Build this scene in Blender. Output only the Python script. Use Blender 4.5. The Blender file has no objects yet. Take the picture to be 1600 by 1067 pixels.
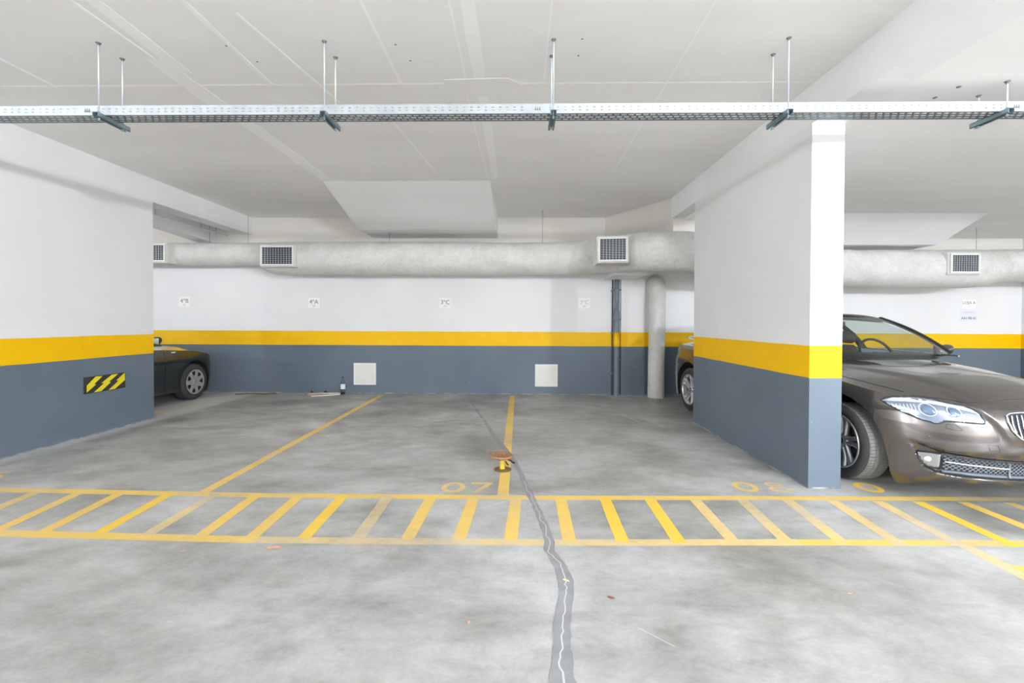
import bpy, bmesh, math, random
from mathutils import Vector, Matrix, noise
from mathutils.bvhtree import BVHTree
sc = bpy.context.scene
COL = sc.collection
PI = math.pi
random.seed(7)

# ------------------------------------------------------------------ materials
def new_mat(name):
    m = bpy.data.materials.new(name); m.use_nodes = True
    nt = m.node_tree; nt.nodes.clear()
    out = nt.nodes.new('ShaderNodeOutputMaterial')
    b = nt.nodes.new('ShaderNodeBsdfPrincipled')
    nt.links.new(b.outputs[0], out.inputs[0])
    return m, nt, b, out

def pos_node(nt):
    g = nt.nodes.new('ShaderNodeNewGeometry'); return g.outputs['Position']

def noise_n(nt, vec, scale, detail=4, rough=.55, dist=0, stretch=None):
    if stretch:
        mp = nt.nodes.new('ShaderNodeMapping'); mp.inputs['Scale'].default_value = stretch
        nt.links.new(vec, mp.inputs['Vector']); vec = mp.outputs[0]
    n = nt.nodes.new('ShaderNodeTexNoise'); n.inputs['Scale'].default_value = scale
    n.inputs['Detail'].default_value = detail; n.inputs['Roughness'].default_value = rough
    n.inputs['Distortion'].default_value = dist
    nt.links.new(vec, n.inputs['Vector']); return n.outputs['Fac']

def ramp(nt, fac, stops):
    r = nt.nodes.new('ShaderNodeValToRGB'); cr = r.color_ramp
    while len(cr.elements) < len(stops): cr.elements.new(.5)
    for e, (p, c) in zip(cr.elements, stops):
        e.position = p; e.color = (*c, 1) if len(c) == 3 else c
    nt.links.new(fac, r.inputs[0]); return r.outputs[0]

def gray(nt, fac, stops): return ramp(nt, fac, [(p, (v, v, v)) for p, v in stops])

def mix(nt, fac, a, b, mode='MIX'):
    m = nt.nodes.new('ShaderNodeMix'); m.data_type = 'RGBA'; m.blend_type = mode
    for s, v in ((m.inputs[0], fac), (m.inputs[6], a), (m.inputs[7], b)):
        if isinstance(v, (int, float)): s.default_value = v
        elif isinstance(v, tuple): s.default_value = (*v, 1)
        else: nt.links.new(v, s)
    return m.outputs[2]

def math_n(nt, op, a, b=0.0):
    m = nt.nodes.new('ShaderNodeMath'); m.operation = op
    for s, v in ((m.inputs[0], a), (m.inputs[1], b)):
        if isinstance(v, (int, float)): s.default_value = v
        else: nt.links.new(v, s)
    return m.outputs[0]

def bump(nt, b, h, strength=.3, dist=.01):
    n = nt.nodes.new('ShaderNodeBump'); n.inputs['Strength'].default_value = strength
    n.inputs['Distance'].default_value = dist
    nt.links.new(h, n.inputs['Height']); nt.links.new(n.outputs[0], b.inputs['Normal'])

def simple(name, col, rough=.5, metal=0, nscale=0, namt=.08, coat=0, emit=None, spec=None):
    m, nt, b, o = new_mat(name)
    if nscale:
        f = noise_n(nt, pos_node(nt), nscale)
        lo = tuple(c*(1-namt) for c in col); hi = tuple(min(1, c*(1+namt)) for c in col)
        nt.links.new(ramp(nt, f, [(.3, lo), (.7, hi)]), b.inputs['Base Color'])
    else: b.inputs['Base Color'].default_value = (*col, 1)
    b.inputs['Roughness'].default_value = rough; b.inputs['Metallic'].default_value = metal
    b.inputs['Coat Weight'].default_value = coat; b.inputs['Coat Roughness'].default_value = .04
    if spec is not None: b.inputs['Specular IOR Level'].default_value = spec
    if emit: b.inputs['Emission Color'].default_value = (*col, 1); b.inputs['Emission Strength'].default_value = emit
    return m

ZB, ZT = .936, 1.209
WHITE = (.84, .84, .852); YEL = (.97, .56, .0); GREY = (.150, .190, .240)
def wall_mat():
    m, nt, b, o = new_mat('painted_wall')
    p = pos_node(nt)
    sx = nt.nodes.new('ShaderNodeSeparateXYZ'); nt.links.new(p, sx.inputs[0])
    z = sx.outputs[2]
    n1 = noise_n(nt, p, .9, 4); n2 = noise_n(nt, p, 7, 5)
    wh = mix(nt, 1, gray(nt, n1, [(.3, .97), (.7, 1.03)]), WHITE, 'MULTIPLY')
    # painted grey dado with scuffs and chips
    gr = mix(nt, 1, ramp(nt, n1, [(.3, (.9, .92, .93)), (.7, (1.12, 1.1, 1.08))]), GREY, 'MULTIPLY')
    ch = noise_n(nt, p, 9, 2, .5, .6); chm = gray(nt, ch, [(.765, 0), (.79, .8)])
    low = math_n(nt, 'LESS_THAN', z, .75)
    gr = mix(nt, math_n(nt, 'MULTIPLY', chm, low), gr, (.55, .56, .58))
    n3 = noise_n(nt, p, 5, 6)
    dust = math_n(nt, 'MULTIPLY', gray(nt, n3, [(.42, 0), (.62, .8)]), math_n(nt, 'LESS_THAN', z, .014))
    gr = mix(nt, dust, gr, (.5, .49, .47))
    ye = mix(nt, 1, gray(nt, n2, [(.3, .96), (.7, 1.02)]), YEL, 'MULTIPLY')
    edge = math_n(nt, 'MULTIPLY', math_n(nt, 'SUBTRACT', noise_n(nt, p, 2.2, 5), .5), .012)
    zz = math_n(nt, 'ADD', z, edge)
    wh = mix(nt, math_n(nt, 'MULTIPLY', math_n(nt, 'GREATER_THAN', zz, 2.72), math_n(nt, 'GREATER_THAN', math_n(nt, 'ADD', sx.outputs[1], 0.0), 8.3)), wh, (.80, .775, .73))
    c = mix(nt, math_n(nt, 'GREATER_THAN', zz, ZB), gr, ye)
    c = mix(nt, math_n(nt, 'GREATER_THAN', zz, ZT), c, wh)
    nt.links.new(c, b.inputs['Base Color'])
    r = mix(nt, math_n(nt, 'GREATER_THAN', zz, ZT), (.42, .42, .42), (.7, .7, .7))
    nt.links.new(r, b.inputs['Roughness']); b.inputs['Specular IOR Level'].default_value = .25
    bump(nt, b, noise_n(nt, p, 60, 4), .12, .004)
    return m

def ceil_mat(name='ceiling_paint', col=(.895, .882, .872)):
    m, nt, b, o = new_mat(name)
    p = pos_node(nt)
    n1 = noise_n(nt, p, .7, 5, .6, 0, (.5, 1.4, 1)); n2 = noise_n(nt, p, 14, 4)
    c = mix(nt, 1, ramp(nt, n1, [(.3, (.95, .945, .94)), (.7, (1.04, 1.04, 1.045))]), col, 'MULTIPLY')
    nt.links.new(c, b.inputs['Base Color']); b.inputs['Roughness'].default_value = .75
    bump(nt, b, noise_n(nt, p, 3, 6), .25, .006)
    return m

def concrete_color(nt, p):
    a = noise_n(nt, p, .6, 8, .66, .2)
    bb = noise_n(nt, p, .95, 12, .66, .3, (.65, 1.15, 1))
    c = noise_n(nt, p, 5, 12, .74, .4, (.7, 1.3, 1))
    base = ramp(nt, a, [(.30, (.285, .285, .263)), (.45, (.425, .425, .41)), (.58, (.525, .525, .53)), (.72, (.60, .60, .61))])
    st = ramp(nt, bb, [(.34, (.56, .56, .53)), (.44, (.80, .80, .78)), (.53, (1.0, 1.0, 1.0)), (.64, (1.18, 1.18, 1.19))])
    col = mix(nt, 1, base, st, 'MULTIPLY')
    fine = gray(nt, c, [(.30, .80), (.5, 1.0), (.70, 1.12)])
    fine = mix(nt, 1, fine, gray(nt, noise_n(nt, p, 45, 4, .7), [(.3, .93), (.7, 1.06)]), 'MULTIPLY')
    col = mix(nt, 1, col, fine, 'MULTIPLY')
    # oily drips where cars stand, between the hatching and the end wall
    sx = nt.nodes.new('ShaderNodeSeparateXYZ'); nt.links.new(p, sx.inputs[0])
    mr = nt.nodes.new('ShaderNodeMapRange'); mr.interpolation_type = 'SMOOTHSTEP'
    mr.inputs['From Min'].default_value = 3.4; mr.inputs['From Max'].default_value = 5.5
    nt.links.new(sx.outputs[1], mr.inputs[0])
    oil = noise_n(nt, p, 1.0, 10, .70, .3, (.7, 1.1, 1))
    om = math_n(nt, 'MULTIPLY', gray(nt, oil, [(.50, 0), (.57, .30), (.66, .62)]), mr.outputs[0])
    col = mix(nt, om, col, (.19, .185, .165))
    # pale cement dust lying along the foot of the left wall
    xx = math_n(nt, 'ADD', sx.outputs[0], math_n(nt, 'MULTIPLY', math_n(nt, 'SUBTRACT', noise_n(nt, p, 3, 6), .5), .25))
    dm = nt.nodes.new('ShaderNodeMapRange'); dm.interpolation_type = 'SMOOTHSTEP'
    dm.inputs['From Min'].default_value = -4.93; dm.inputs['From Max'].default_value = -5.12
    nt.links.new(xx, dm.inputs[0]); col = mix(nt, math_n(nt, 'MULTIPLY', dm.outputs[0], .8), col, (.74, .74, .74))
    # pale cement flecks and scratches
    v = noise_n(nt, p, 26, 2, .5, .3); fl = gray(nt, v, [(.80, 0), (.83, .7)])
    col = mix(nt, fl, col, (.72, .71, .70))
    d = noise_n(nt, p, 19, 3, .5, .5); dk = gray(nt, d, [(.77, 0), (.82, .55)])
    col = mix(nt, dk, col, (.2, .19, .18))
    return col, bb, c

def floor_mat():
    m, nt, b, o = new_mat('concrete_floor')
    p = pos_node(nt); col, bb, c = concrete_color(nt, p)
    nt.links.new(col, b.inputs['Base Color'])
    nt.links.new(gray(nt, bb, [(.3, .32), (.7, .55)]), b.inputs['Roughness'])
    b.inputs['Specular IOR Level'].default_value = .35
    bump(nt, b, c, .12, .004)
    return m

def line_mat(name, col, wear_lo, wear_hi, thin):
    m, nt, b, o = new_mat(name)
    p = pos_node(nt); con, bb, c = concrete_color(nt, p)
    w1 = noise_n(nt, p, 1.6, 3, .5); w2 = noise_n(nt, p, 24, 5, .7)
    w = math_n(nt, 'ADD', math_n(nt, 'MULTIPLY', w1, .72), math_n(nt, 'MULTIPLY', w2, .28))
    k = gray(nt, w, [(wear_lo, thin), (wear_hi, .93)])
    yc = mix(nt, 1, gray(nt, c, [(.3, .94), (.7, 1.04)]), col, 'MULTIPLY')
    nt.links.new(mix(nt, k, con, yc), b.inputs['Base Color'])
    b.inputs['Roughness'].default_value = .5; b.inputs['Specular IOR Level'].default_value = .35
    return m

def plaster_mat():
    m, nt, b, o = new_mat('duct_plaster')
    p = pos_node(nt)
    n1 = noise_n(nt, p, 2.5, 6, .65, .5); n2 = noise_n(nt, p, 16, 6, .7, .8)
    c1 = ramp(nt, n1, [(.25, (.66, .65, .62)), (.5, (.79, .78, .755)), (.75, (.86, .85, .83))])
    cr = noise_n(nt, p, 6, 9, .75, 1.2); crm = gray(nt, cr, [(.48, 0), (.5, .40), (.52, 0)])
    c1 = mix(nt, crm, c1, (.45, .44, .42))
    nt.links.new(c1, b.inputs['Base Color']); b.inputs['Roughness'].default_value = .62
    bump(nt, b, noise_n(nt, p, 9, 8, .72, 1.2), .7, .04)
    return m

def glass_mat(name, tint=(.80, .87, .84), refl=1.0):
    m, nt, b, o = new_mat(name)
    nt.nodes.remove(b)
    t = nt.nodes.new('ShaderNodeBsdfTransparent'); t.inputs[0].default_value = (*tint, 1)
    g = nt.nodes.new('ShaderNodeBsdfGlossy'); g.inputs['Roughness'].default_value = .02
    fr = nt.nodes.new('ShaderNodeLayerWeight'); fr.inputs[0].default_value = .5
    fc = math_n(nt, 'ADD', math_n(nt, 'MULTIPLY', math_n(nt, 'POWER', fr.outputs['Facing'], 4.0), .75), .05)
    mx = nt.nodes.new('ShaderNodeMixShader')
    nt.links.new(math_n(nt, 'MULTIPLY', fc, refl), mx.inputs[0])
    nt.links.new(t.outputs[0], mx.inputs[1]); nt.links.new(g.outputs[0], mx.inputs[2])
    nt.links.new(mx.outputs[0], o.inputs[0]); return m

def paint_mat(name, col, metal=.75, rough=.32):
    m, nt, b, o = new_mat(name)
    f = noise_n(nt, pos_node(nt), 420, 2)
    nt.links.new(ramp(nt, f, [(.35, tuple(c*.88 for c in col)), (.65, tuple(c*1.12 for c in col))]), b.inputs['Base Color'])
    b.inputs['Metallic'].default_value = metal; b.inputs['Roughness'].default_value = rough
    b.inputs['Coat Weight'].default_value = 1; b.inputs['Coat Roughness'].default_value = .03
    return m

M = dict(
    wall=wall_mat(), ceil=ceil_mat(), joint=ceil_mat('joint_filler', (.96, .955, .95)), floor=floor_mat(),
    beam=ceil_mat('beam_paint', (.86, .86, .87)),
    line=line_mat('yellow_line_paint', (.88, .60, .13), .30, .50, .45),
    line_fresh=line_mat('yellow_line_fresh', (.92, .62, .06), .18, .34, .6),
    line_worn=line_mat('yellow_line_worn', (.84, .62, .24), .36, .60, .30),
    number=line_mat('yellow_number_paint', (.86, .60, .16), .34, .56, .25),
    sealant=None, plaster=plaster_mat(),
    tray_bed=simple('shaded_bed_steel', (.24, .26, .27), .5, .8, 5, .25),  # same galvanised steel, shade of the underside put into a darker colour
    galv=simple('galvanised_steel', (.70, .76, .80), .38, .85, 9, .10),
    galv_dark=simple('galvanised_channel', (.30, .40, .45), .45, .8, 15, .15),
    rod=simple('zinc_rod', (.72, .78, .84), .4, .6),
    anchor=simple('dark_anchor', (.25, .24, .24), .6, .5),
    frame=simple('white_grille_frame', (.78, .78, .76), .45, 0, 20, .04),
    vane=simple('aluminium_vane', (.60, .62, .64), .45, .5),
    recess_dark=simple('recess_shade', (.03, .035, .05), .8),  # near-black sheets standing in for the shaded depth behind grilles
    card=simple('sign_card', (.94, .94, .93), .5), paper=simple('blue_white_paper', (.80, .81, .90), .6),
    ink=simple('grey_ink', (.16, .16, .17), .6), ink_faint=simple('faded_ink', (.50, .50, .49), .7),
    ink_blue=simple('violet_ink', (.10, .10, .22), .6),
    vent=simple('vent_white', (.86, .85, .84), .45, 0, 12, .03), vent_in=simple('vent_cream', (.80, .785, .74), .5, 0, 9, .03),
    pvc=simple('grey_pvc_pipe', (.18, .215, .26), .4, 0, 8, .1),
    black=simple('black_plastic', (.02, .02, .022), .45), sign_black=simple('sign_black', (.035, .04, .035), .5),
    sign_yellow=simple('sign_yellow', (.88, .72, .02), .4),
    rust=simple('rusty_steel', (.36, .19, .10), .8, .2, 40, .35), yel=simple('yellow_enamel', (.75, .50, .03), .5, 0, 40, .2),
    leaf=simple('dry_leaf', (.72, .42, .25), .8, 0, 60, .2), leaf_pale=simple('pale_leaf', (.82, .66, .44), .8, 0, 60, .2),
    leaf_red=simple('red_leaf', (.30, .08, .06), .8), wood=simple('pale_stick', (.68, .58, .48), .7, 0, 30, .2),
    paintB=paint_mat('bronze_metallic_paint', (.130, .118, .114), .8, .23),
    paintD=paint_mat('black_green_paint', (.012, .016, .012), .2, .3),
    dark=simple('dark_trim', (.018, .018, .02), .4), under=simple('underbody', (.012, .012, .012), .9),
    tyre=simple('tyre_rubber', (.045, .046, .048), .75, 0, 30, .15), tread=simple('lit_tread', (.20, .20, .20), .75, 0, 30, .12),  # tread is the same rubber, its colour lightened for frontal light
    chrome=simple('chrome', (.88, .90, .92), .12, 1), alloy=simple('silver_alloy', (.62, .63, .65), .28, .9),
    hubcap=simple('wheel_cover', (.50, .50, .51), .4, .6), brake=simple('brake_steel', (.10, .10, .10), .5, .7),
    glass=glass_mat('car_glass'), lens=glass_mat('lamp_lens', (.95, .97, 1), .55),
    reflector=simple('lamp_reflector', (.42, .46, .52), .16, .9), lamp_white=simple('lamp_brow', (.78, .81, .86), .25, .1),
    seat=simple('dark_leather', (.05, .035, .03), .5), headliner=simple('headliner', (.22, .23, .21), .9),
    red=simple('red_lens', (.10, .01, .01), .25), amber=simple('side_marker', (.85, .80, .70), .3),
    blue=simple('badge_blue', (.03, .12, .42), .3), badge_white=simple('badge_white', (.85, .85, .85), .3),
    bottle=glass_mat('clear_bottle', (.82, .88, .90), 1.2), mesh=simple('grille_mesh', (.30, .34, .38), .4, .5), projector=simple('projector_glass', (.16, .24, .34), .08, .3, coat=1), band=simple('slate_band', (.13, .15, .19), .3),
)
def sealant_mat():
    m, nt, b, o = new_mat('crack_sealant'); p = pos_node(nt)
    con, bb, c = concrete_color(nt, p)
    n = noise_n(nt, p, 7, 5, .6)
    k = gray(nt, n, [(.3, .55), (.7, .95)])
    nt.links.new(mix(nt, k, con, (.25, .255, .27)), b.inputs['Base Color']); b.inputs['Roughness'].default_value = .45
    return m
M['sealant'] = sealant_mat()
M['hairline'] = simple('crack_filler', (.62, .62, .64), .7)

# ------------------------------------------------------------------ mesh builder
class MB:
    def __init__(s): s.v = []; s.f = []; s.m = []; s.sm = []
    def add(s, vs, fs, mi=0, smooth=False):
        o = len(s.v); s.v += [tuple(v) for v in vs]
        for f in fs: s.f.append(tuple(i+o for i in f)); s.m.append(mi); s.sm.append(smooth)
        return s
    def box(s, x0, x1, y0, y1, z0, z1, mi=0, mat=None):
        vs = [Vector((x, y, z)) for z in (z0, z1) for y in (y0, y1) for x in (x0, x1)]
        if mat is not None: vs = [mat @ v for v in vs]
        return s.add(vs, [(0, 2, 3, 1), (4, 5, 7, 6), (0, 1, 5, 4), (2, 6, 7, 3), (0, 4, 6, 2), (1, 3, 7, 5)], mi)
    def prism(s, poly, z0, z1, mi=0):          # poly in xy, counter-clockwise
        n = len(poly)
        za = z0 if callable(z0) else (lambda x, y: z0); zb = z1 if callable(z1) else (lambda x, y: z1)
        vs = [(x, y, za(x, y)) for x, y in poly]+[(x, y, zb(x, y)) for x, y in poly]
        fs = [tuple(reversed(range(n))), tuple(range(n, 2*n))]+[(i, (i+1) % n, n+(i+1) % n, n+i) for i in range(n)]
        return s.add(vs, fs, mi)
    def hull8(s, pts, mi=0):                   # bottom 4 ccw, top 4 ccw
        return s.add(pts, [(3, 2, 1, 0), (4, 5, 6, 7), (0, 1, 5, 4), (1, 2, 6, 5), (2, 3, 7, 6), (3, 0, 4, 7)], mi)
    def tube(s, pts, r, n=10, mi=0, cap=True, smooth=True, closed=False, rf=None):
        pts = [Vector(p) for p in pts]; k = len(pts); rings = []
        up = None
        for i, p in enumerate(pts):
            if closed: t = pts[(i+1) % k]-pts[i-1]
            else: t = pts[min(i+1, k-1)]-pts[max(i-1, 0)]
            t.normalize()
            if up is None:
                up = Vector((0, 0, 1)) if abs(t.z) < .9 else Vector((1, 0, 0))
            a = (up-t*up.dot(t)).normalized(); up = a; b = t.cross(a)
            rr = r[i] if isinstance(r, (list, tuple)) else r
            ring = []
            for j in range(n):
                th = 2*PI*j/n; q = rr*(rf(p, th) if rf else 1)
                ring.append(p+(a*math.cos(th)+b*math.sin(th))*q)
            rings.append(ring)
        vs = [v for ring in rings for v in ring]; fs = []
        for i in range(k if closed else k-1):
            i2 = (i+1) % k
            for j in range(n):
                fs.append((i*n+j, i2*n+j, i2*n+(j+1) % n, i*n+(j+1) % n)[::-1])
        s.add(vs, fs, mi, smooth)
        if cap and not closed:
            o = len(s.v)-len(vs)
            s.f.append(tuple(o+j for j in range(n))); s.m.append(mi); s.sm.append(False)
            s.f.append(tuple(o+(k-1)*n+j for j in reversed(range(n)))); s.m.append(mi); s.sm.append(False)
        return s
    def lathe(s, prof, n=32, mi=0, axis='z', c=(0, 0, 0), smooth=True, close=False):   # prof (r, h)
        vs = []
        for r, h in prof:
            for j in range(n):
                th = 2*PI*j/n
                if axis == 'z': v = (c[0]+r*math.cos(th), c[1]+r*math.sin(th), c[2]+h)
                elif axis == 'x': v = (c[0]+h, c[1]+r*math.cos(th), c[2]+r*math.sin(th))
                else: v = (c[0]-r*math.cos(th), c[1]+h, c[2]+r*math.sin(th))
                vs.append(v)
        k = len(prof); fs = []
        for i in range(k if close else k-1):
            i2 = (i+1) % k
            for j in range(n): fs.append((i*n+j, i*n+(j+1) % n, i2*n+(j+1) % n, i2*n+j))
        return s.add(vs, fs, mi, smooth)
    def grid(s, P, mi=0, smooth=True, flip=False):
        a = len(P); b = len(P[0]); vs = [p for row in P for p in row]; fs = []
        for i in range(a-1):
            for j in range(b-1):
                f = (i*b+j, (i+1)*b+j, (i+1)*b+j+1, i*b+j+1)
                fs.append(f[::-1] if flip else f)
        return s.add(vs, fs, mi, smooth)

def tag(o, label=None, cat=None, group=None, kind=None):
    if label: o['label'] = label
    if cat: o['category'] = cat
    if group: o['group'] = group
    if kind: o['kind'] = kind
    return o

def build(name, mb, mats, parent=None, loc=None, bevel=0, weld=False, auto=None):
    off = Vector((0, 0, 0))
    if parent is not None and not parent.get('local'): 
        off = Vector(parent['wl']) if 'wl' in parent else Vector((0, 0, 0))
    if loc is not None: off = Vector(loc)
    me = bpy.data.meshes.new(name)
    me.from_pydata([tuple(Vector(v)-off) for v in mb.v], [], mb.f)
    if not isinstance(mats, (list, tuple)): mats = [mats]
    for m in mats: me.materials.append(m)
    me.polygons.foreach_set('material_index', mb.m)
    me.polygons.foreach_set('use_smooth', mb.sm)
    me.update()
    if weld:
        bm = bmesh.new(); bm.from_mesh(me); bmesh.ops.remove_doubles(bm, verts=bm.verts, dist=1e-4)
        bmesh.ops.recalc_face_normals(bm, faces=bm.faces); bm.to_mesh(me); bm.free()
    if auto: me.set_sharp_from_angle(angle=math.radians(auto))
    o = bpy.data.objects.new(name, me); COL.objects.link(o)
    if parent is not None: o.parent = parent
    elif loc is not None: o.location = loc; 
    if loc is not None: o['wl'] = tuple(loc)
    elif parent is not None:
        if 'wl' in parent: o['wl'] = tuple(parent['wl'])
        if parent.get('local'): o['local'] = 1
    if bevel:
        b = o.modifiers.new('bevel', 'BEVEL'); b.width = bevel; b.segments = 2; b.limit_method = 'ANGLE'
    return o

def empty(name, loc, rz=0, local=False):
    o = bpy.data.objects.new(name, None); COL.objects.link(o); o.location = loc; o.rotation_euler = (0, 0, rz)
    o.empty_display_size = .1
    o['wl'] = tuple(loc)
    if local: o['local'] = 1
    return o

def struct(name, mb, mats, **k):
    o = build(name, mb, mats, **k); o['kind'] = 'structure'; return o

def text_mb(txt, size, origin, ux, uz, thick=.0015, sx=1.0, spacing=1.0):
    """text as a small solid; origin = centre, ux = reading direction, uz = up"""
    cu = bpy.data.curves.new('txt', 'FONT'); cu.body = txt; cu.size = size
    cu.align_x = 'CENTER'; cu.align_y = 'CENTER'; cu.extrude = thick/2; cu.resolution_u = 3; cu.space_character = spacing
    ob = bpy.data.objects.new('txt', cu); COL.objects.link(ob)
    dg = bpy.context.evaluated_depsgraph_get(); dg.update()
    me = bpy.data.meshes.new_from_object(ob.evaluated_get(dg))
    ux = Vector(ux); uz = Vector(uz); un = ux.cross(uz); o = Vector(origin)
    xs = [v.co.x for v in me.vertices]; ys = [v.co.y for v in me.vertices]
    cx = (min(xs)+max(xs))/2; cy = (min(ys)+max(ys))/2
    mb = MB(); mb.add([o+ux*((v.co.x-cx)*sx)+uz*(v.co.y-cy)+un*v.co.z for v in me.vertices], [tuple(p.vertices) for p in me.polygons])
    bpy.data.objects.remove(ob); bpy.data.curves.remove(cu); bpy.data.meshes.remove(me)
    return mb

# ------------------------------------------------------------------ camera
F, PITCH, YAW, ROLL, SX, SY = 699.6952, .0118, .0183, .0041, -2.4137, -22.4041
cam = bpy.data.cameras.new('camera'); co = bpy.data.objects.new('camera', cam); COL.objects.link(co)
cam.sensor_width = 36; cam.lens = F/1600*36; cam.shift_x = -SX/1600; cam.shift_y = SY/1600
cam.clip_start = .05; cam.clip_end = 200
Rz = Matrix.Rotation(YAW, 3, 'Z')
fw = Rz @ Vector((0, math.cos(PITCH), -math.sin(PITCH))); rt = Vector((1, 0, 0)); up = Vector((0, math.sin(PITCH), math.cos(PITCH)))
r2 = Rz @ (rt*math.cos(ROLL)+up*math.sin(ROLL)); u2 = Rz @ (-rt*math.sin(ROLL)+up*math.cos(ROLL))
mt = Matrix((r2, u2, -fw)).transposed().to_4x4(); mt.translation = (0, 0, 1.4)
co.matrix_world = mt; sc.camera = co

# ------------------------------------------------------------------ the setting
YW = 8.64; ZC = 3.403; ZBM = 3.076; XL = -5.19; XR = 2.453
b = MB()
nx, ny = 2, 2
b.box(-14, 14, -9, 8.9, -.2, 0)
floor = struct('floor', b, M['floor'])
struct('wall_back', MB().box(-14, 14, YW, YW+.25, 0, 3.6), M['wall'])
struct('wall_left', MB().box(XL-.27, XL, 3.82, 6.272, 0, ZBM), M['wall'])
struct('wall_right', MB().box(XR, XR+.27, 3.817, 6.315, 0, ZBM), M['wall'])
struct('wall_behind', MB().box(-14, 14, -9.25, -9, 0, 3.6), M['wall'])
struct('wall_far_left', MB().box(-14.25, -14, -9.25, 8.9, 0, 3.6), M['wall'])
struct('wall_far_right', MB().box(14, 14.25, -9.25, 8.9, 0, 3.6), M['wall'])
b = MB().box(-14, XR+.1, -9, YW, ZC, ZC+.25)
ceil = struct('ceiling', b, M['ceil'])
# lower slab of the right-hand bay, dropping slightly towards the end wall
b = MB(); zr = lambda x, y: 3.09-.015*(y-3.3)
b.prism([(XR+.2, -9), (14, -9), (14, YW), (XR+.2, YW)], zr, 3.6)
struct('ceiling_right', b, M['ceil'])
struct('trim_1', MB().box(XL-.27, XL, -9, YW, ZBM, ZC+.1), M['beam'])
struct('trim_2', MB().box(XR, XR+.27, -9, 7.3, ZBM, ZC+.1), M['beam'])
# boxed soffit where the duct goes round, corner of the end wall
struct('trim_3', MB().prism([(1.64, YW+.02), (2.475, 7.25), (3.5, 7.25), (4.3, YW+.02)], 2.5, ZC+.05), ceil_mat('bare_render', (.74, .71, .67)))
struct('trim_4', MB().box(1.64, 2.20, 7.75, YW+.02, 2.215, 2.55), M['beam'])
struct('trim_8', MB().box(1.955, 2.41, YW-.05, YW+.02, 0, 2.23), M['wall'])
# sloped drop boxes under the slab (ramp above)
def wedge(name, x0, x1, y0, y1, zt, zb, ye=YW+.02):
    b = MB()
    pts = lambda x: [(x, y0, zt), (x, y1, zb), (x, ye, zb), (x, ye, zt+.1), (x, y0, zt+.1)]
    a = pts(x0); c = pts(x1); n = 5
    b.add(a+c, [tuple(range(n)), tuple(range(2*n-1, n-1, -1))]+[(i, n+i, n+(i+1) % n, (i+1) % n) for i in range(n)])
    return struct(name, b, M['beam'])
wedge('trim_5', -2.815, -.41, 6.38, 7.83, ZC, 3.01)
wedge('trim_6', 4.4, 6.95, 6.75, 7.58, 3.05, 2.71)
b = MB(); b.hull8([(-6.2, 6.0, 3.05), (-5.9, 6.0, 3.05), (-5.9, YW+.02, 2.9), (-6.2, YW+.02, 2.9), (-6.2, 6.0, 3.45), (-5.9, 6.0, 3.45), (-5.9, YW+.02, 3.45), (-6.2, YW+.02, 3.45)])
struct('trim_7', b, M['beam'])
# return wall at the far right
struct('wall_right_end', MB().box(9.5, 9.75, 7.9, YW+.02, 0, 3.05), M['wall'])

# ceiling joints: thin filler strips on the slab
def strip(x0, y0, x1, y1, w, mat, t=.0015, z=ZC, name='joint_strip', parent=None, wob=.0, seg=1):
    b = MB(); d = Vector((x1-x0, y1-y0, 0)); L = d.length; d.normalize(); n = Vector((-d.y, d.x, 0)); P = []
    for i in range(seg+1):
        c = Vector((x0, y0, 0))+d*(L*i/seg)
        wa = w/2*(1+wob*noise.noise(Vector((c.x*3+5, c.y*5, 1)))); wb = w/2*(1+wob*noise.noise(Vector((c.x*3, c.y*5, 9))))
        P.append([c-n*wa+Vector((0, 0, z+.004)), c-n*wa+Vector((0, 0, z-t)), c+n*wb+Vector((0, 0, z-t)), c+n*wb+Vector((0, 0, z+.004))])
    b.grid(P, smooth=False)
    return build(name, b, mat, parent=parent or ceil)
for a in ((-2.56, -1, -2.70, 3.6, .10, 1), (-2.88, -1, -2.80, 3.4, .02, 0), (-2.80, 3.4, -2.72, 6.6, .16, 1), (-2.11, 0, -2.11, 3.78, .035, 1), (-1.85, 2.9, -1.65, 4.1, .02, 0), (-1.0, 0, -1.0, 3.78, .02, 1),
          (-.445, 0, -.445, 3.7, .012, 0), (-.33, 0, -.33, 6.3, .09, 1), (-.47, 3.8, -.44, 6.3, .015, 0), (.2, 0, .2, 3.79, .012, 0), (-3.99, 2, -3.99, 3.8, .02, 1), (-1.3, 4.2, -1.1, 6.2, .02, 0), (1.2, 1, 1.25, 6, .014, 0)):
    strip(a[0], a[1], a[2], a[3], a[4], M['joint'], t=.001+.0005*abs(a[0]), seg=20, wob=.5 if a[5] else .1)
b = strip(-5.19, 3.79, 2.45, 3.79, .02, M['joint'], t=.001, seg=10, wob=.3)
b = MB(); b.prism([(-.62, 3.72), (-.1, 3.70), (.02, 3.80), (-.05, 3.98), (-.55, 4.0), (-.66, 3.85)], ZC-.0022, ZC+.01); build('joint_patch', b, ceil_mat('patch_filler', (.905, .893, .883)), parent=ceil)
strip(3.5, 5.6, 5.1, 5.2, .02, M['joint'], z=3.062, seg=6, wob=.4)
strip(4.4, 6.1, 6.2, 6.0, .02, M['joint'], z=3.05, seg=6, wob=.4)
strip(2.75, 3.68, 5.5, 3.68, .03, M['joint'], z=3.085, seg=6, wob=.4)
for x, y in ((-2.14, 3.25), (-2.03, 3.45), (-.9, 3.25), (-.84, 3.45), (.44, 3.2), (.44, 3.4)):
    build('drill_mark', MB().lathe([(0, -.002), (.006, -.002), (.008, 0)], 8, c=(x, y, ZC)), M['anchor'], parent=ceil)
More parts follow.
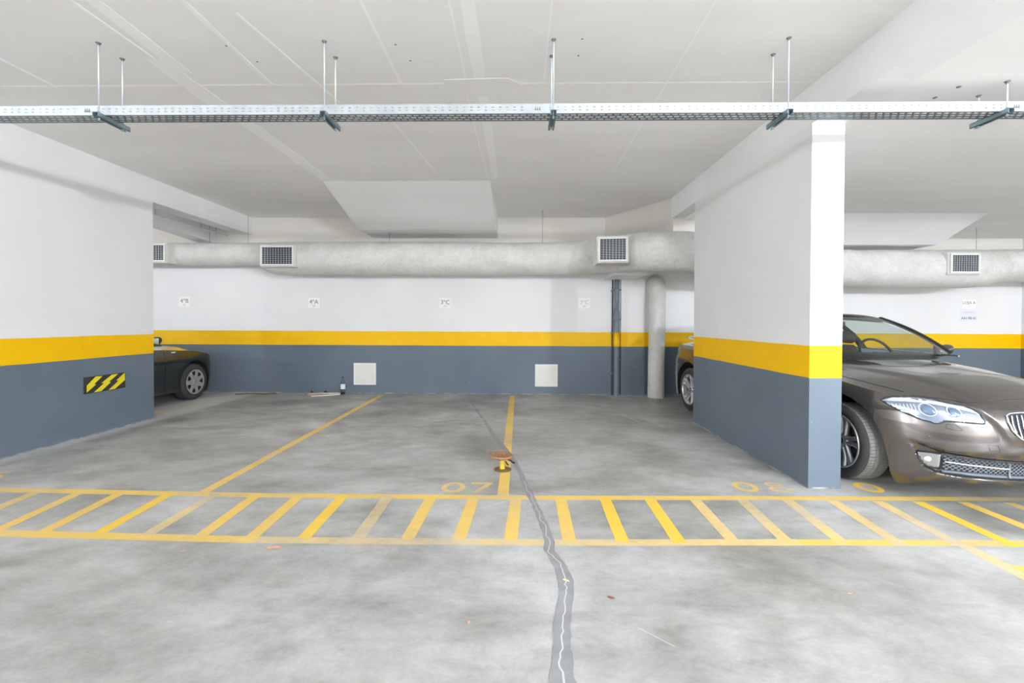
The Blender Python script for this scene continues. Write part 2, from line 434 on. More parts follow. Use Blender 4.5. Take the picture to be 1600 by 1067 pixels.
for x, y in ((3.13, 3.27), (3.1, 3.42), (3.05, 3.5)):
    build('drill_mark', MB().lathe([(0, -.006), (.014, -.006), (.016, .01)], 8, c=(x, y, 3.09-.015*(y-3.3))), M['anchor'], parent=ceil)

# ------------------------------------------------------------------ floor markings (painted on the floor: parts of it)
def fstrip(name, p0, p1, w, mat, z=.0006, seg=12, wob=.06, cut=None):
    b = MB(); P = []
    d = Vector((p1[0]-p0[0], p1[1]-p0[1], 0)); L = d.length; d.normalize(); n = Vector((-d.y, d.x, 0))
    if cut is not None: n = Vector(cut)*1.0; 
    for i in range(seg+1):
        c = Vector((p0[0], p0[1], z))+d*(L*i/seg)
        wa = w/2*(1+wob*noise.noise(Vector((c.x*6+5, c.y*6, 1)))); wb = w/2*(1+wob*noise.noise(Vector((c.x*6, c.y*6, 9))))
        P.append([c-n*wa, c+n*wb])
    b.grid(P, smooth=False, flip=True)
    for i, v in enumerate(b.v): pass
    return build(name, b, mat, parent=floor)
fstrip('parking_line', (-2.595, 8.45), (-2.565, 3.6), .088, M['line'], seg=40)
fstrip('parking_line', (-.115, 8.5), (-.12, 3.6), .092, M['line'], seg=40)
fstrip('parking_line', (-5.42, 8.3), (-5.40, 6.27), .075, M['line_worn'], seg=20)
def poly_line(name, pts, w, mat, z):
    for (x0, y0), (x1, y1) in zip(pts, pts[1:]): fstrip(name, (x0, y0), (x1, y1), w, mat, z, seg=max(4, int(abs(x1-x0)*6)))
poly_line('hatch_border', [(-5.15, 3.60), (-4.2, 3.59), (-2.1, 3.54)], .09, M['line'], .0009)
poly_line('hatch_border', [(-2.1, 3.54), (.21, 3.555), (2.0, 3.60)], .085, M['line'], .0009)
poly_line('hatch_border', [(2.0, 3.60), (3.5, 3.63)], .078, M['line'], .0009)
poly_line('hatch_border', [(3.5, 3.63), (6.5, 3.66)], .08, M['line_worn'], .0009)
poly_line('hatch_border', [(-5.15, 2.90), (-3.4, 2.86), (-1.67, 2.815)], .088, M['line'], .0009)
poly_line('hatch_border', [(-1.67, 2.815), (.17, 2.83), (1.8, 2.875)], .084, M['line_worn'], .0009)
poly_line('hatch_border', [(1.8, 2.875), (3.2, 2.90), (6.5, 2.92)], .078, M['line'], .0009)
bars = [(-5.2, -5.3), (-4.85, -4.98), (-4.50, -4.62), (-4.15, -4.27), (-3.80, -3.92), (-3.45, -3.56), (-3.13, -3.22), (-2.75, -2.81), (-2.42, -2.44), (-2.06, -2.10), (-1.72, -1.75), (-1.38, -1.40), (-1.03, -1.04), (-.71, -.69), (-.38, -.35), (-.045, -.015), (.33, .34), (.67, .69), (1.03, 1.045), (1.38, 1.40), (1.72, 1.77), (2.07, 2.13), (2.42, 2.48), (2.79, 2.83), (3.13, 3.14), (3.5, 3.49), (3.86, 3.84), (4.2, 4.2)]
for i, (xb, xt) in enumerate(bars[2:]):
    m = M['line_fresh'] if i in (5, 9, 15, 16, 22) else (M['line_worn'] if i in (6, 10, 17, 18, 19, 20, 21) else M['line'])
    fstrip('hatch_bar', (xb, 2.85), (xt, 3.56), .088, m, .0012, seg=8, cut=(-1, 0, 0))
fstrip('parking_line', (2.82, 2.88), (2.80, 1.6), .095, M['line_worn'], .0006)
fstrip('parking_line', (2.84, 2.585), (6.5, 2.62), .09, M['line'], .0009)
def ring(cx, cy, rx, ry, w, n=28, a0=0, a1=2*PI):
    b = MB(); P = []
    for i in range(n+1):
        a = a0+(a1-a0)*i/n; P.append([(cx+(rx)*math.cos(a), cy+(ry)*math.sin(a), .0007), (cx+(rx-w)*math.cos(a), cy+(ry-w)*math.sin(a), .0007)])
    return b.grid(P, smooth=False)
def zero(cx, cy): return ring(cx, cy, .10, .118, .045)
def seven(cx, cy):
    b = MB(); b.add([(cx-.09, cy+.115, .0007), (cx-.09, cy+.075, .0007), (cx+.04, cy+.075, .0007), (cx-.06, cy-.115, .0007), (cx-.01, cy-.115, .0007), (cx+.10, cy+.09, .0007), (cx+.10, cy+.115, .0007)], [(0, 1, 2, 5, 6), (2, 3, 4, 5)]); return b
def eight(cx, cy):
    b = ring(cx, cy+.058, .075, .058, .032); c = ring(cx, cy-.05, .09, .066, .034); b.add(c.v, c.f, 0); return b
def six(cx, cy):
    b = ring(cx, cy-.045, .09, .07, .035); c = ring(cx+.02, cy-.02, .11, .135, .035, 14, PI*.52, PI*1.05); b.add(c.v, c.f, 0); return b
build('stall_number', zero(-.545, 3.76), M['number'], parent=floor)
build('stall_number', seven(-.315, 3.765), M['number'], parent=floor)
build('stall_number', zero(1.94, 3.845), M['number'], parent=floor)
build('stall_number', eight(2.21, 3.845), M['line_worn'], parent=floor)
build('stall_number', six(-4.68, 3.92), M['number'], parent=floor)
build('stall_number', zero(2.99, 3.86), M['line_fresh'], parent=floor)

# sealed crack wandering over the floor
cr = [(-.86, 8.1, .03), (-.85, 7.91, .03), (-.74, 7.4, .035), (-.61, 6.85, .04), (-.5, 6.4, .045), (-.41, 6.01, .05), (-.27, 5.35, .06), (-.14, 4.88, .07), (-.04, 4.5, .05), (.02, 4.15, .055), (.05, 3.93, .05), (.08, 3.72, .06), (.12, 3.5, .055), (.14, 3.34, .055), (.165, 3.2, .06), (.18, 3.08, .06), (.195, 2.95, .06), (.20, 2.83, .065), (.195, 2.72, .07), (.225, 2.62, .075), (.25, 2.55, .072), (.265, 2.4, .082), (.25, 2.3, .08), (.23, 2.2, .075), (.205, 2.04, .078), (.19, 1.88, .085), (.175, 1.75, .10), (.17, 1.5, .11), (.16, 1.2, .1)]
def crack(name, pts, wmul, z, mat, amp, off=0):
    b = MB(); P = []; dense = []
    for (x0, y0, w0), (x1, y1, w1) in zip(pts, pts[1:]):
        n = max(2, int(abs(y1-y0)/.025))
        for i in range(n):
            t = i/n; dense.append((x0+(x1-x0)*t, y0+(y1-y0)*t, w0+(w1-w0)*t))
    for x, y, w in dense:
        jx = amp*noise.noise(Vector((off, y*9, 3)))+amp*.6*noise.noise(Vector((off, y*30, 5)))
        wl = w*wmul/2*(1+.35*noise.noise(Vector((1, y*8, off)))); wr = w*wmul/2*(1+.35*noise.noise(Vector((7, y*8, off))))
        P.append([(x+jx-wl, y, z), (x+jx+wr, y, z)])
    b.grid(P, smooth=False); return build(name, b, mat, parent=floor)
crack('crack_sealant', cr, 1.0, .0016, M['sealant'], .008)
crack('crack_hairline', [c for c in cr if c[1] < 4.0], .085, .0022, M['hairline'], .022, 4)


# ------------------------------------------------------------------ cable tray and its hangers
def slotted(b, fn, s0, s1, W, rows, period, sl, sh):
    """perforated plate: fn(s, t) -> point; rows = [(t centre, offset)]"""
    edges = [0]
    for t, off in rows: edges += [t-sh/2, t+sh/2]
    edges.append(W)
    for i in range(0, len(edges), 2):
        if edges[i+1]-edges[i] > 1e-5: b.add([fn(s0, edges[i]), fn(s1, edges[i]), fn(s1, edges[i+1]), fn(s0, edges[i+1])], [(0, 1, 2, 3)])
    for t, off in rows:
        s = s0-period+off
        while s < s1:
            a = max(s0, s+sl); c = min(s1, s+period)
            if c-a > 1e-4: b.add([fn(a, t-sh/2), fn(c, t-sh/2), fn(c, t+sh/2), fn(a, t+sh/2)], [(0, 1, 2, 3)])
            s += period
TX0, TX1, TY0, TY1, TZ0, TZ1 = -8.0, 9.2, 3.24, 3.362, 2.900, 2.966
tray = empty('cable_tray', (0, TY0, TZ0)); tag(tray, 'long perforated galvanised steel cable tray hung across the bays under the ceiling', 'cable tray')
b = MB()
slotted(b, lambda s, t: (s, TY0, TZ0+t), TX0, TX1, TZ1-TZ0, [(.024, 0), (.045, 0)], .052, .018, .005)
o = build('side_rail', b, M['galv'], tray); o.modifiers.new('s', 'SOLIDIFY').thickness = .0015
b = MB()
slotted(b, lambda s, t: (s, TY1, TZ0+t), TX0, TX1, TZ1-TZ0, [(.024, 0), (.045, 0)], .052, .018, .005)
o = build('side_rail', b, M['galv'], tray); o.modifiers.new('s', 'SOLIDIFY').thickness = .0015
b = MB()
slotted(b, lambda s, t: (s, TY0+t, TZ0), TX0, TX1, TY1-TY0, [(.026, 0), (.061, .026), (.096, 0)], .052, .037, .017)
o = build('tray_bed', b, M['tray_bed'], tray); o.modifiers.new('s', 'SOLIDIFY').thickness = .0015
b = MB()
for y in (TY0, TY1): b.box(TX0, TX1, y-.004, y+.004, TZ1-.002, TZ1+.002)
build('rolled_edge', b, M['galv'], tray)
for x in (-3.16, .13, 3.50):
    b = MB().box(x-.07, x+.07, TY0-.0035, TY0-.001, TZ0+.006, TZ1-.006)
    cp = build('coupler', b, M['galv'], tray)
    for dx in (-.015, .0, .015): build('coupler_bolt', MB().tube([(x+dx, TY0-.008, TZ0+.025), (x+dx, TY0-.003, TZ0+.025)], .006, 8).box(x+dx-.002, x+dx+.002, TY0-.006, TY0-.003, TZ0+.02, TZ0+.045), M['anchor'], cp)
hl = ['leftmost of the tray hangers, twin threaded rods and a channel under the tray', 'second tray hanger from the left, twin threaded rods above the light patch between bays', 'tray hanger in the middle of the room, its two rods almost in line',
      'tray hanger just left of the right-hand ceiling beam', 'short tray hanger under the lower slab at the far right of the photo']
for i, x in enumerate((-3.045, -1.40, .24, 1.89, 3.40)):
    zt = ZC if i < 4 else 3.09
    e = empty('tray_hanger', (x, 3.3, 2.88)); tag(e, hl[i], 'tray hanger', 'hangers of the cable tray')
    # channel: U open downwards
    b = MB().box(x-.021, x+.021, 3.175, 3.445, 2.893, 2.896).box(x-.021, x-.018, 3.175, 3.445, 2.862, 2.896).box(x+.018, x+.021, 3.175, 3.445, 2.862, 2.896)
    b.box(x-.021, x-.010, 3.175, 3.445, 2.862, 2.865).box(x+.010, x+.021, 3.175, 3.445, 2.862, 2.865)
    build('channel', b, M['galv_dark'], e)
    for y in (3.205, 3.40):
        b = MB().tube([(x, y, 2.845), (x, y, zt)], .0048, 8)
        rd = build('threaded_rod', b, M['rod'], e)
        for z in (2.855, 2.902): build('nut', MB().lathe([(0, -.004), (.010, -.004), (.010, .004), (0, .004)], 6, c=(x, y, z), smooth=False), M['galv_dark'], rd)
        b = MB().lathe([(.018, 0), (.016, -.004), (.009, -.006), (.009, -.016), (0, -.016)], 12, c=(x, y, zt))
        build('ceiling_anchor', b, M['anchor'], e)

# ------------------------------------------------------------------ plastered ventilation duct
def catmull(pts, n=10):
    out = []; P = [pts[0]]+list(pts)+[pts[-1]]
    for i in range(1, len(P)-2):
        a, b_, c, d = (Vector(p) for p in P[i-1:i+3])
        for k in range(n):
            t = k/n; out.append(.5*((2*b_)+(c-a)*t+(2*a-5*b_+4*c-d)*t*t+(3*b_-a-3*c+d)*t**3))
    out.append(Vector(P[-2])); return out
path = [(-12, 8.28, 2.64, .215), (-8, 8.28, 2.64, .215), (-5.2, 8.28, 2.64, .215), (-4.80, 8.27, 2.64, .215), (-4.60, 8.24, 2.60, .255), (-4.40, 8.22, 2.555, .30), (-3.5, 8.22, 2.555, .305), (-1.5, 8.22, 2.555, .305), (0, 8.22, 2.55, .295), (.9, 8.15, 2.56, .30), (1.3, 7.95, 2.575, .31), (1.7, 7.6, 2.56, .31),
        (2.15, 7.15, 2.52, .31), (2.7, 6.9, 2.47, .31), (3.4, 6.95, 2.42, .31), (4.3, 7.45, 2.37, .315), (5.2, 7.75, 2.34, .32), (6.6, 7.8, 2.335, .32), (7.6, 7.8, 2.335, .325), (8.0, 7.85, 2.36, .30), (8.4, 7.95, 2.41, .28), (10, 8.0, 2.41, .28), (13, 8.0, 2.41, .28)]
P4 = [Vector((p[0], p[1], p[2], p[3])) for p in path]
def cat4(pts, step=.04):
    out = []; P = [pts[0]]+pts+[pts[-1]]
    for i in range(1, len(P)-2):
        a, b_, c, d = P[i-1:i+3]; n = max(2, int((c-b_).length/step))
        for k in range(n):
            t = k/n; out.append(.5*((2*b_)+(c-a)*t+(2*a-5*b_+4*c-d)*t*t+(3*b_-a-3*c+d)*t**3))
    out.append(P[-2]); return out
pp = cat4(P4)
duct = empty('ventilation_duct', (0, 8.2, 2.25)); tag(duct, 'long lumpy white plastered air duct running below the ceiling along the end wall', 'duct')
b = MB()
def lump(p, th):
    q = Vector((p.x*1.6, th*.9, 3)); return 1+.035*noise.noise(q)+.022*noise.noise(Vector((p.x*5, math.cos(th)*2, math.sin(th)*2)))+.014*noise.noise(Vector((p.x*13+p.y*9, math.cos(th)*5, math.sin(th)*5)))
b.tube([p.xyz for p in pp], [p[3] for p in pp], 64, rf=lump)
build('duct_pipe', b, M['plaster'], duct)
# branch down to the floor: plastered riser
b = MB()
cp = catmull([(2.60, 8.62, 2.16), (2.60, 8.50, 2.14), (2.59, 8.42, 2.06), (2.585, 8.40, 1.9), (2.58, 8.40, 1.2), (2.57, 8.40, .6), (2.565, 8.39, .0)], 8)
b.tube(cp, .148, 28, rf=lambda p, th: 1+.03*noise.noise(Vector((th, p.z*3, 4))))
o = build('plastered_riser', b, M['plaster'], loc=(2.57, 8.4, 0)); tag(o, 'white plastered vertical pipe standing on the floor beside the grey drain pipe', 'pipe')
# duct suspension wires (they hold the duct: parts of it)
for x, y, z in ((-5.78, 8.28, 2.84), (-5.05, 8.28, 2.84), (-2.35, 8.1, 2.84), (.42, 8.05, 2.84), (7.75, 7.75, 2.64), (6.9, 8.1, 2.6)):
    zt = ZC if x < 2 else 3.03
    build('suspension_wire', MB().tube([(x, y, z-.06), (x, y, zt)], .004, 6), M['galv_dark'], duct)
def grille(x, y, z, w, h, rz, label, depth=.10, nv=11, nh=9):
    e = empty('air_grille', (x, y, z), rz, local=True)
    tag(e, label, 'air grille', 'air grilles on the duct')
    # plastered collar, framed grille, vanes
    b = MB(); c = .035
    b.hull8([(-w/2-.05, depth+.22, -h/2-.05), (w/2+.05, depth+.22, -h/2-.05), (w/2+.02, .012, -h/2-.02), (-w/2-.02, .012, -h/2-.02)][::-1] and
            [(-w/2-.02, .014, -h/2-.02), (w/2+.02, .014, -h/2-.02), (w/2+.06, depth+.22, -h/2-.03), (-w/2-.06, depth+.22, -h/2-.03),
             (-w/2-.02, .012, h/2+.02), (w/2+.02, .012, h/2+.02), (w/2+.06, depth+.22, h/2+.03), (-w/2-.06, depth+.22, h/2+.03)])
    Tm = Matrix.Translation((x, y, z)) @ Matrix.Rotation(rz, 4, 'Z'); b.v = [tuple(Tm @ Vector(v)) for v in b.v]; build('grille_collar', b, M['plaster'], duct, bevel=.02)
    b = MB(); f = .034
    for x0, x1, z0, z1 in ((-w/2, w/2, -h/2, -h/2+f), (-w/2, w/2, h/2-f, h/2), (-w/2, -w/2+f, -h/2+f, h/2-f), (w/2-f, w/2, -h/2+f, h/2-f)):
        b.box(x0, x1, -.012, .012, z0, z1)
    build('frame', b, M['frame'], e, bevel=.004)
    build('dark_backing', MB().box(-w/2+f, w/2-f, .009, .012, -h/2+f, h/2-f), M['recess_dark'], e)  # flat dark sheet painted as the shade inside the duct
    b = MB(); iw = w-2*f; ih = h-2*f
    for k in range(1, nv): xx = -iw/2+iw*k/nv; b.box(xx-.0025, xx+.0025, -.004, .002, -ih/2, ih/2)
    for k in range(1, nh): zz = -ih/2+ih*k/nh; b.box(-iw/2, iw/2, -.001, .006, zz-.0022, zz+.0022)
    build('vanes', b, M['vane'], e)
grille(-6.62, 7.93, 2.615, .56, .33, 0, 'small white-framed air grille at the far left, half hidden by the wall corner')
grille(-4.28, 7.86, 2.555, .60, .36, 0, 'white-framed air grille left of the drop box, where the duct gets thicker')
grille(1.455, 6.98, 2.532, .455, .385, math.radians(-8), 'air grille where the duct bends forward, above the grey drain pipe', depth=.12, nh=12, nv=8)
grille(7.27, 7.44, 2.385, .48, .33, 0, 'white-framed air grille above the bronze car, right part of the duct')

# conduit in the left bay
e = empty('ceiling_conduit', (-5.67, 6.3, 3.03)); tag(e, 'thin grey conduit pipe with short hangers under the ceiling of the left bay', 'conduit')
build('pipe', MB().tube([(-5.67, 5.5, 3.03), (-5.67, 8.63, 3.05)], .013, 8), M['galv'], e)
for y in (6.9, 7.9, 8.3): build('hanger', MB().tube([(-5.67, y, 3.03), (-5.67, y, ZC)], .004, 6), M['anchor'], e)

# ------------------------------------------------------------------ grey drain pipe with brackets
e = empty('drain_pipe', (1.86, YW-.06, 0)); tag(e, 'dark grey drain pipe on the end wall with the yellow band painted across it', 'pipe')
build('pipe', MB().tube([(1.87, YW-.06, 0), (1.868, YW-.06, 1.62)], .052, 18, cap=False).tube([(1.867, YW-.06, 1.56), (1.866, YW-.06, 2.25)], .045, 18), M['wallpipe'] if 'wallpipe' in M else M['pvc'], e)
b = MB().tube([(1.8695, YW-.06, ZB), (1.869, YW-.06, ZT)], .0535, 18); build('painted_band', b, simple('yellow_pipe_paint', YEL, .45), e)
b = MB().lathe([(.052, -.04), (.058, -.035), (.058, .02), (.045, .05)], 18, c=(1.867, YW-.06, 1.58)); build('socket', b, M['pvc'], e)
for z in (2.02, 1.46):
    b = MB().lathe([(.05, -.012), (.058, -.012), (.058, .012), (.05, .012)], 16, c=(1.867, YW-.06, z)).box(1.867-.085, 1.867+.085, YW-.07, YW-.05, z-.012, z+.012)
    build('pipe_clamp', b, M['pvc'], e)
e = empty('thin_cable_conduit', (1.795, YW-.02, 0)); tag(e, 'thin dark conduit running up the wall just left of the grey drain pipe', 'conduit')
build('pipe', MB().tube([(1.79, YW-.018, .0), (1.795, YW-.018, 2.24)], .012, 8), simple('conduit_dark', (.06, .075, .095), .5), e)
for z in (.42, 1.2, 2.0): build('clip', MB().box(1.765, 1.81, YW-.035, YW, z-.014, z+.014), M['pvc'], e)

# ------------------------------------------------------------------ wall vents
def vent(x0, x1, z0, z1, label, louvre):
    e = empty('wall_vent', ((x0+x1)/2, YW, z0)); tag(e, label, 'wall vent', 'square vents low on the end wall')
    b = MB(); f = .03
    for a in ((x0, x1, z0, z0+f), (x0, x1, z1-f, z1), (x0, x0+f, z0+f, z1-f), (x1-f, x1, z0+f, z1-f)): b.box(a[0], a[1], YW-.016, YW+.005, a[2], a[3])
    build('frame', b, M['vent'], e, bevel=.003)
    b = MB()
    if louvre:
        n = 11
        for k in range(n):
            za = z0+f+(z1-z0-2*f)*k/n; zb2 = z0+f+(z1-z0-2*f)*(k+1)/n
            b.hull8([(x0+f, YW-.014, za+.002), (x1-f, YW-.014, za+.002), (x1-f, YW, za+.002), (x0+f, YW, za+.002), (x0+f, YW-.006, zb2), (x1-f, YW-.006, zb2), (x1-f, YW, zb2), (x0+f, YW, zb2)])
    else: b.box(x0+f, x1-f, YW-.011, YW, z0+f, z1-f)
    build('louvres' if louvre else 'panel', b, M['vent_in'], e)
vent(-3.20, -2.765, .165, .59, 'plain white square vent cover low on the wall, right of the plastic bottle', False)
vent(.32, .755, .155, .585, 'white louvred square vent low on the wall, left of the grey drain pipe', True)

# ------------------------------------------------------------------ bay signs
UX, UZ = (1, 0, 0), (0, 0, 1)
def wall_sign(x, z, w, h, lines, label, mat='card', name='bay_sign', group='bay signs on the end wall', ink='ink'):
    e = empty(name, (x, YW, z)); tag(e, label, 'sign', group)
    build('card', MB().box(x-w/2, x+w/2, YW-.006, YW, z-h/2, z+h/2), M[mat], e)
    for t, s, dz, ik in lines:
        build('lettering', text_mb(t, s, (x, YW-.0068, z+dz), UX, UZ), M[ik], e)
wall_sign(-6.53, 1.765, .22, .20, [('4ºB', .115, .022, 'ink'), ('05', .055, -.06, 'faint_ink')] if False else [('4ºB', .115, .022, 'ink'), ('05', .055, -.06, 'ink_faint')], 'white bay sign reading 4ºB, leftmost of the wall signs, above the dark car')
wall_sign(-3.98, 1.755, .22, .20, [('4ºA', .115, .02, 'ink'), ('06', .055, -.06, 'ink_faint')], 'white bay sign reading 4ºA, above and left of the plastic bottle')
wall_sign(-1.42, 1.76, .22, .20, [('3ºC', .115, .015, 'ink'), ('07', .055, -.065, 'ink_faint')], 'white bay sign reading 3ºC with 07 beneath, between the two wall vents')
wall_sign(1.26, 1.765, .22, .20, [('3ºC', .105, .018, 'ink_faint'), ('08', .05, -.06, 'ink_faint')], 'faded bay sign with washed-out lettering, left of the grey drain pipe', ink='ink_faint')
wall_sign(8.52, 1.77, .25, .16, [('LOJA A', .075, .02, 'ink'), ('17', .045, -.045, 'ink_faint')], 'white bay sign reading LOJA A, above the bronze car')
wall_sign(8.51, 1.555, .31, .24, [('MATRICULA', .032, .06, 'ink_faint'), ('AN-98-41', .07, -.05, 'ink_blue')], 'bluish paper notice with a number plate, directly under the LOJA A sign', mat='paper', name='paper_notice', group=None)

# ------------------------------------------------------------------ hazard plate on the left wall
e = empty('hazard_plate', (XL, 5.5, .5)); tag(e, 'black plate with yellow zigzag stripes low on the left wall', 'sign')
y0, y1, z0, z1 = 5.24, 5.79, .515, .715
build('plate', MB().box(XL, XL+.02, y0, y1, z0, z1), M['sign_black'], e, bevel=.003)
def zz(u, v): return (XL+.0215, y0+.02+(y1-y0-.03)*u, z0+(z1-z0)*v)   # u along the wall 0-1, v up
def band(pts): b = MB(); b.add([zz(*p) for p in pts], [tuple(range(len(pts)))]); b.add([(zz(*p)[0]-.0015, zz(*p)[1], zz(*p)[2]) for p in pts], [tuple(range(len(pts)))[::-1]]); return b
s1 = [(.0, .08), (.235, .50), (.185, .53), (.40, .96), (.22, .98), (.0, .50)]
s2 = [(.17, .03), (.36, .03), (.62, .52), (.56, .54), (.82, .97), (.64, .97), (.36, .52), (.43, .50)]
s3 = [(.55, .03), (.72, .03), (1.0, .50), (1.0, .97), (.98, .97), (.76, .56), (.82, .52)]
for s in (s1, s2, s3): build('yellow_zigzag', band(s), M['sign_yellow'], e)

# ------------------------------------------------------------------ bottle and litter by the end wall
bx, by = -3.36, 8.50
e = empty('plastic_bottle', (bx, by, 0)); tag(e, 'clear plastic bottle with white label and dark cap standing against the end wall', 'bottle')
build('body', MB().lathe([(0, .002), (.036, .002), (.042, .012), (.043, .06), (.040, .075), (.043, .09), (.043, .20), (.040, .235), (.026, .275), (.0145, .295), (.0145, .312)], 24, c=(bx, by, 0)), M['bottle'], e)
build('dark_base', MB().lathe([(0, .004), (.034, .004), (.041, .013), (.0415, .045), (0, .045)], 24, c=(bx, by, 0)), M['black'], e)
build('label_wrap', MB().lathe([(.0436, .105), (.0442, .106), (.0442, .195), (.0436, .196)], 24, c=(bx, by, 0)), M['badge_white'], e)
build('cap', MB().lathe([(.0165, .308), (.0175, .31), (.0175, .332), (.015, .336), (0, .336)], 16, c=(bx, by, 0)), M['black'], e)
def stick(p0, p1, w, h, mat, label, name, cat, group=None):
    d = Vector(p1)-Vector(p0); L = d.length; a = math.atan2(d.y, d.x)
    T = Matrix.Translation(p0) @ Matrix.Rotation(a, 4, 'Z')
    o = build(name, MB().box(0, L, -w/2, w/2, 0, h, mat=T), mat, loc=p0, bevel=min(w, h)*.15); tag(o, label, cat, group); return o
stick((-4.02, 8.50, 0), (-3.43, 8.57, 0), .045, .022, M['wood'], 'pale wooden batten lying along the foot of the end wall, left of the bottle', 'wooden_batten', 'stick')
stick((-3.84, 8.22, 0), (-3.40, 8.46, 0), .02, .012, M['badge_white'], 'thin white strip lying on the floor in front of the bottle', 'white_strip', 'stick')
stick((-3.99, 8.40, .0), (-3.74, 8.43, 0), .05, .02, simple('tan_block', (.50, .36, .25), .8, 0, 30, .2), 'short tan piece of wood lying in front of the pale batten', 'wood_scrap', 'scrap')
for i, (x, y, s, lb) in enumerate(((-3.985, 8.56, .05, 'small black plastic scrap at the left end of the wooden batten'), (-3.74, 8.60, .045, 'small black plastic scrap behind the middle of the wooden batten'))):
    b = MB(); b.hull8([(x-s, y-.02, 0), (x+s*.8, y-.025, 0), (x+s, y+.02, 0), (x-s*.7, y+.018, 0), (x-s*.4, y-.012, .045), (x+s*.3, y-.015, .05), (x+s*.4, y+.012, .038), (x-s*.2, y+.01, .055)])
    tag(build('plastic_scrap', b, M['black'], loc=(x, y, 0), bevel=.004), lb, 'scrap', 'black scraps by the end wall')
b = MB(); b.tube(catmull([(-5.35, 8.35, .012), (-5.1, 8.46, .013), (-4.9, 8.44, .012), (-4.65, 8.52, .012)], 6), .011, 8)
tag(build('rusty_rod', b, simple('rusty_rod_mat', (.22, .13, .08), .8), loc=(-5.1, 8.4, 0)), 'thin rusty rod lying on the floor near the nose of the dark car', 'rod')

# ------------------------------------------------------------------ low post with rusty disc
px, py = -.150, 4.23
e = empty('low_parking_post', (px, py, 0)); tag(e, 'rusty round plate on a short yellow post standing on the middle parking line', 'post')
T = Matrix.Translation((px-.012, py+.01, .128)) @ Matrix.Rotation(math.radians(3), 4, 'Y') @ Matrix.Rotation(math.radians(-1), 4, 'X')
b = MB().lathe([(0, .004), (.085, .004), (.092, .012), (.110, .013), (.113, .008), (.113, -.006), (.105, -.010), (0, -.010)], 36)
b.v = [tuple(T @ Vector(v)) for v in b.v]; build('rusty_plate', b, M['rust'], e)
build('post', MB().lathe([(0, .11), (.022, .11), (.019, .07), (.021, .03), (.030, .006), (.030, 0)], 18, c=(px, py, 0)), M['yel'], e)
build('floor_disc', MB().lathe([(0, .010), (.070, .010), (.083, .006), (.083, 0)], 30, c=(px+.005, py-.01, 0)), simple('floor_disc_brown', (.20, .13, .05), .7, .2, 30, .4), e)  # dark brown disc on the floor under the post
build('dark_hub', MB().lathe([(.0, .112), (.05, .112), (.045, .096), (.02, .088), (0, .088)], 18, c=(px-.01, py, 0)), M['rust'], e)
build('latch', MB().tube([(px+.05, py-.02, .105), (px+.085, py-.04, .095), (px+.10, py-.05, .082), (px+.118, py-.055, .084)], .009, 8).tube([(px+.03, py-.03, .09), (px+.05, py-.04, .062), (px+.062, py-.045, .058)], .007, 8), M['black'], e)

# ------------------------------------------------------------------ dry leaves
def leaf(x, y, s, a, mat, label):
    pts = [(-1, 0, .05), (-.55, .30, .12), (0, .42, .05), (.5, .30, .16), (1, .02, .04), (.5, -.28, .10), (0, -.40, .16), (-.5, -.26, .05)]
    R = Matrix.Rotation(a, 3, 'Z'); b = MB()
    top = [Vector((x, y, .004))+R @ Vector((p[0]*s, p[1]*s, p[2]*s)) for p in pts]; n = len(top)
    c = Vector((x, y, .004+.02*s)); bot = [v-Vector((0, 0, .0015)) for v in top]; c2 = c-Vector((0, 0, .0015))
    b.add(top+[c]+bot+[c2], [(i, (i+1) % n, n) for i in range(n)]+[(n+1+(i+1) % n, n+1+i, 2*n+1) for i in range(n)]+[(i, n+1+i, n+1+(i+1) % n, (i+1) % n) for i in range(n)])
    tag(build('dry_leaf', b, mat, loc=(x, y, 0)), label, 'leaf', 'dry leaves on the floor')
leaf(-1.50, 2.71, .045, .2, M['leaf'], 'curled orange leaf just in front of the hatched strip, left of the crack')
leaf(-2.03, 2.66, .016, 1.2, M['leaf'], 'tiny orange leaf scrap in front of the hatching, left of the curled leaf')
leaf(.262, 2.41, .022, -.6, M['leaf_pale'], 'pale yellow leaf lying on the dark crack')
leaf(.475, 2.265, .020, -.5, M['leaf_red'], 'small dark red leaf right of the crack')
leaf(1.72, 2.33, .014, .1, M['leaf'], 'tiny orange leaf scrap in the right part of the foreground')
leaf(-.225, 2.06, .013, 1.4, M['leaf'], 'tiny orange leaf scrap left of the crack in the foreground')
leaf(.06, 3.06, .012, 1.4, M['leaf_pale'], 'tiny pale leaf scrap between the hatch bars left of the crack')

# scratches and a stain in the floor (parts of it)
for (x0, y0, x1, y1, w) in ((-.30, 3.33, -.06, 3.50, .010), (1.55, 6.9, 1.70, 6.3, .02), (-3.0, 7.3, -2.9, 6.9, .012), (.55, 2.05, .68, 1.93, .004)):
    fstrip('floor_scratch', (x0, y0), (x1, y1), w, M['hairline'], .0014, seg=6, wob=.8)

# ------------------------------------------------------------------ cars
def lerp_tab(tab, x):
    if x <= tab[0][0]: return tab[0][1]
    for (a, va), (b_, vb) in zip(tab, tab[1:]):
        if x <= b_:
            t = (x-a)/(b_-a); t2 = t
            return va+(vb-va)*t2
    return tab[-1][1]
def smooth_tab(tab, x, h=.06):
    return (lerp_tab(tab, x-h)+lerp_tab(tab, x-h/2)+2*lerp_tab(tab, x)+lerp_tab(tab, x+h/2)+lerp_tab(tab, x+h))/6
def sstep(a, b_, x):
    t = max(0, min(1, (x-a)/(b_-a))); return t*t*(3-2*t)

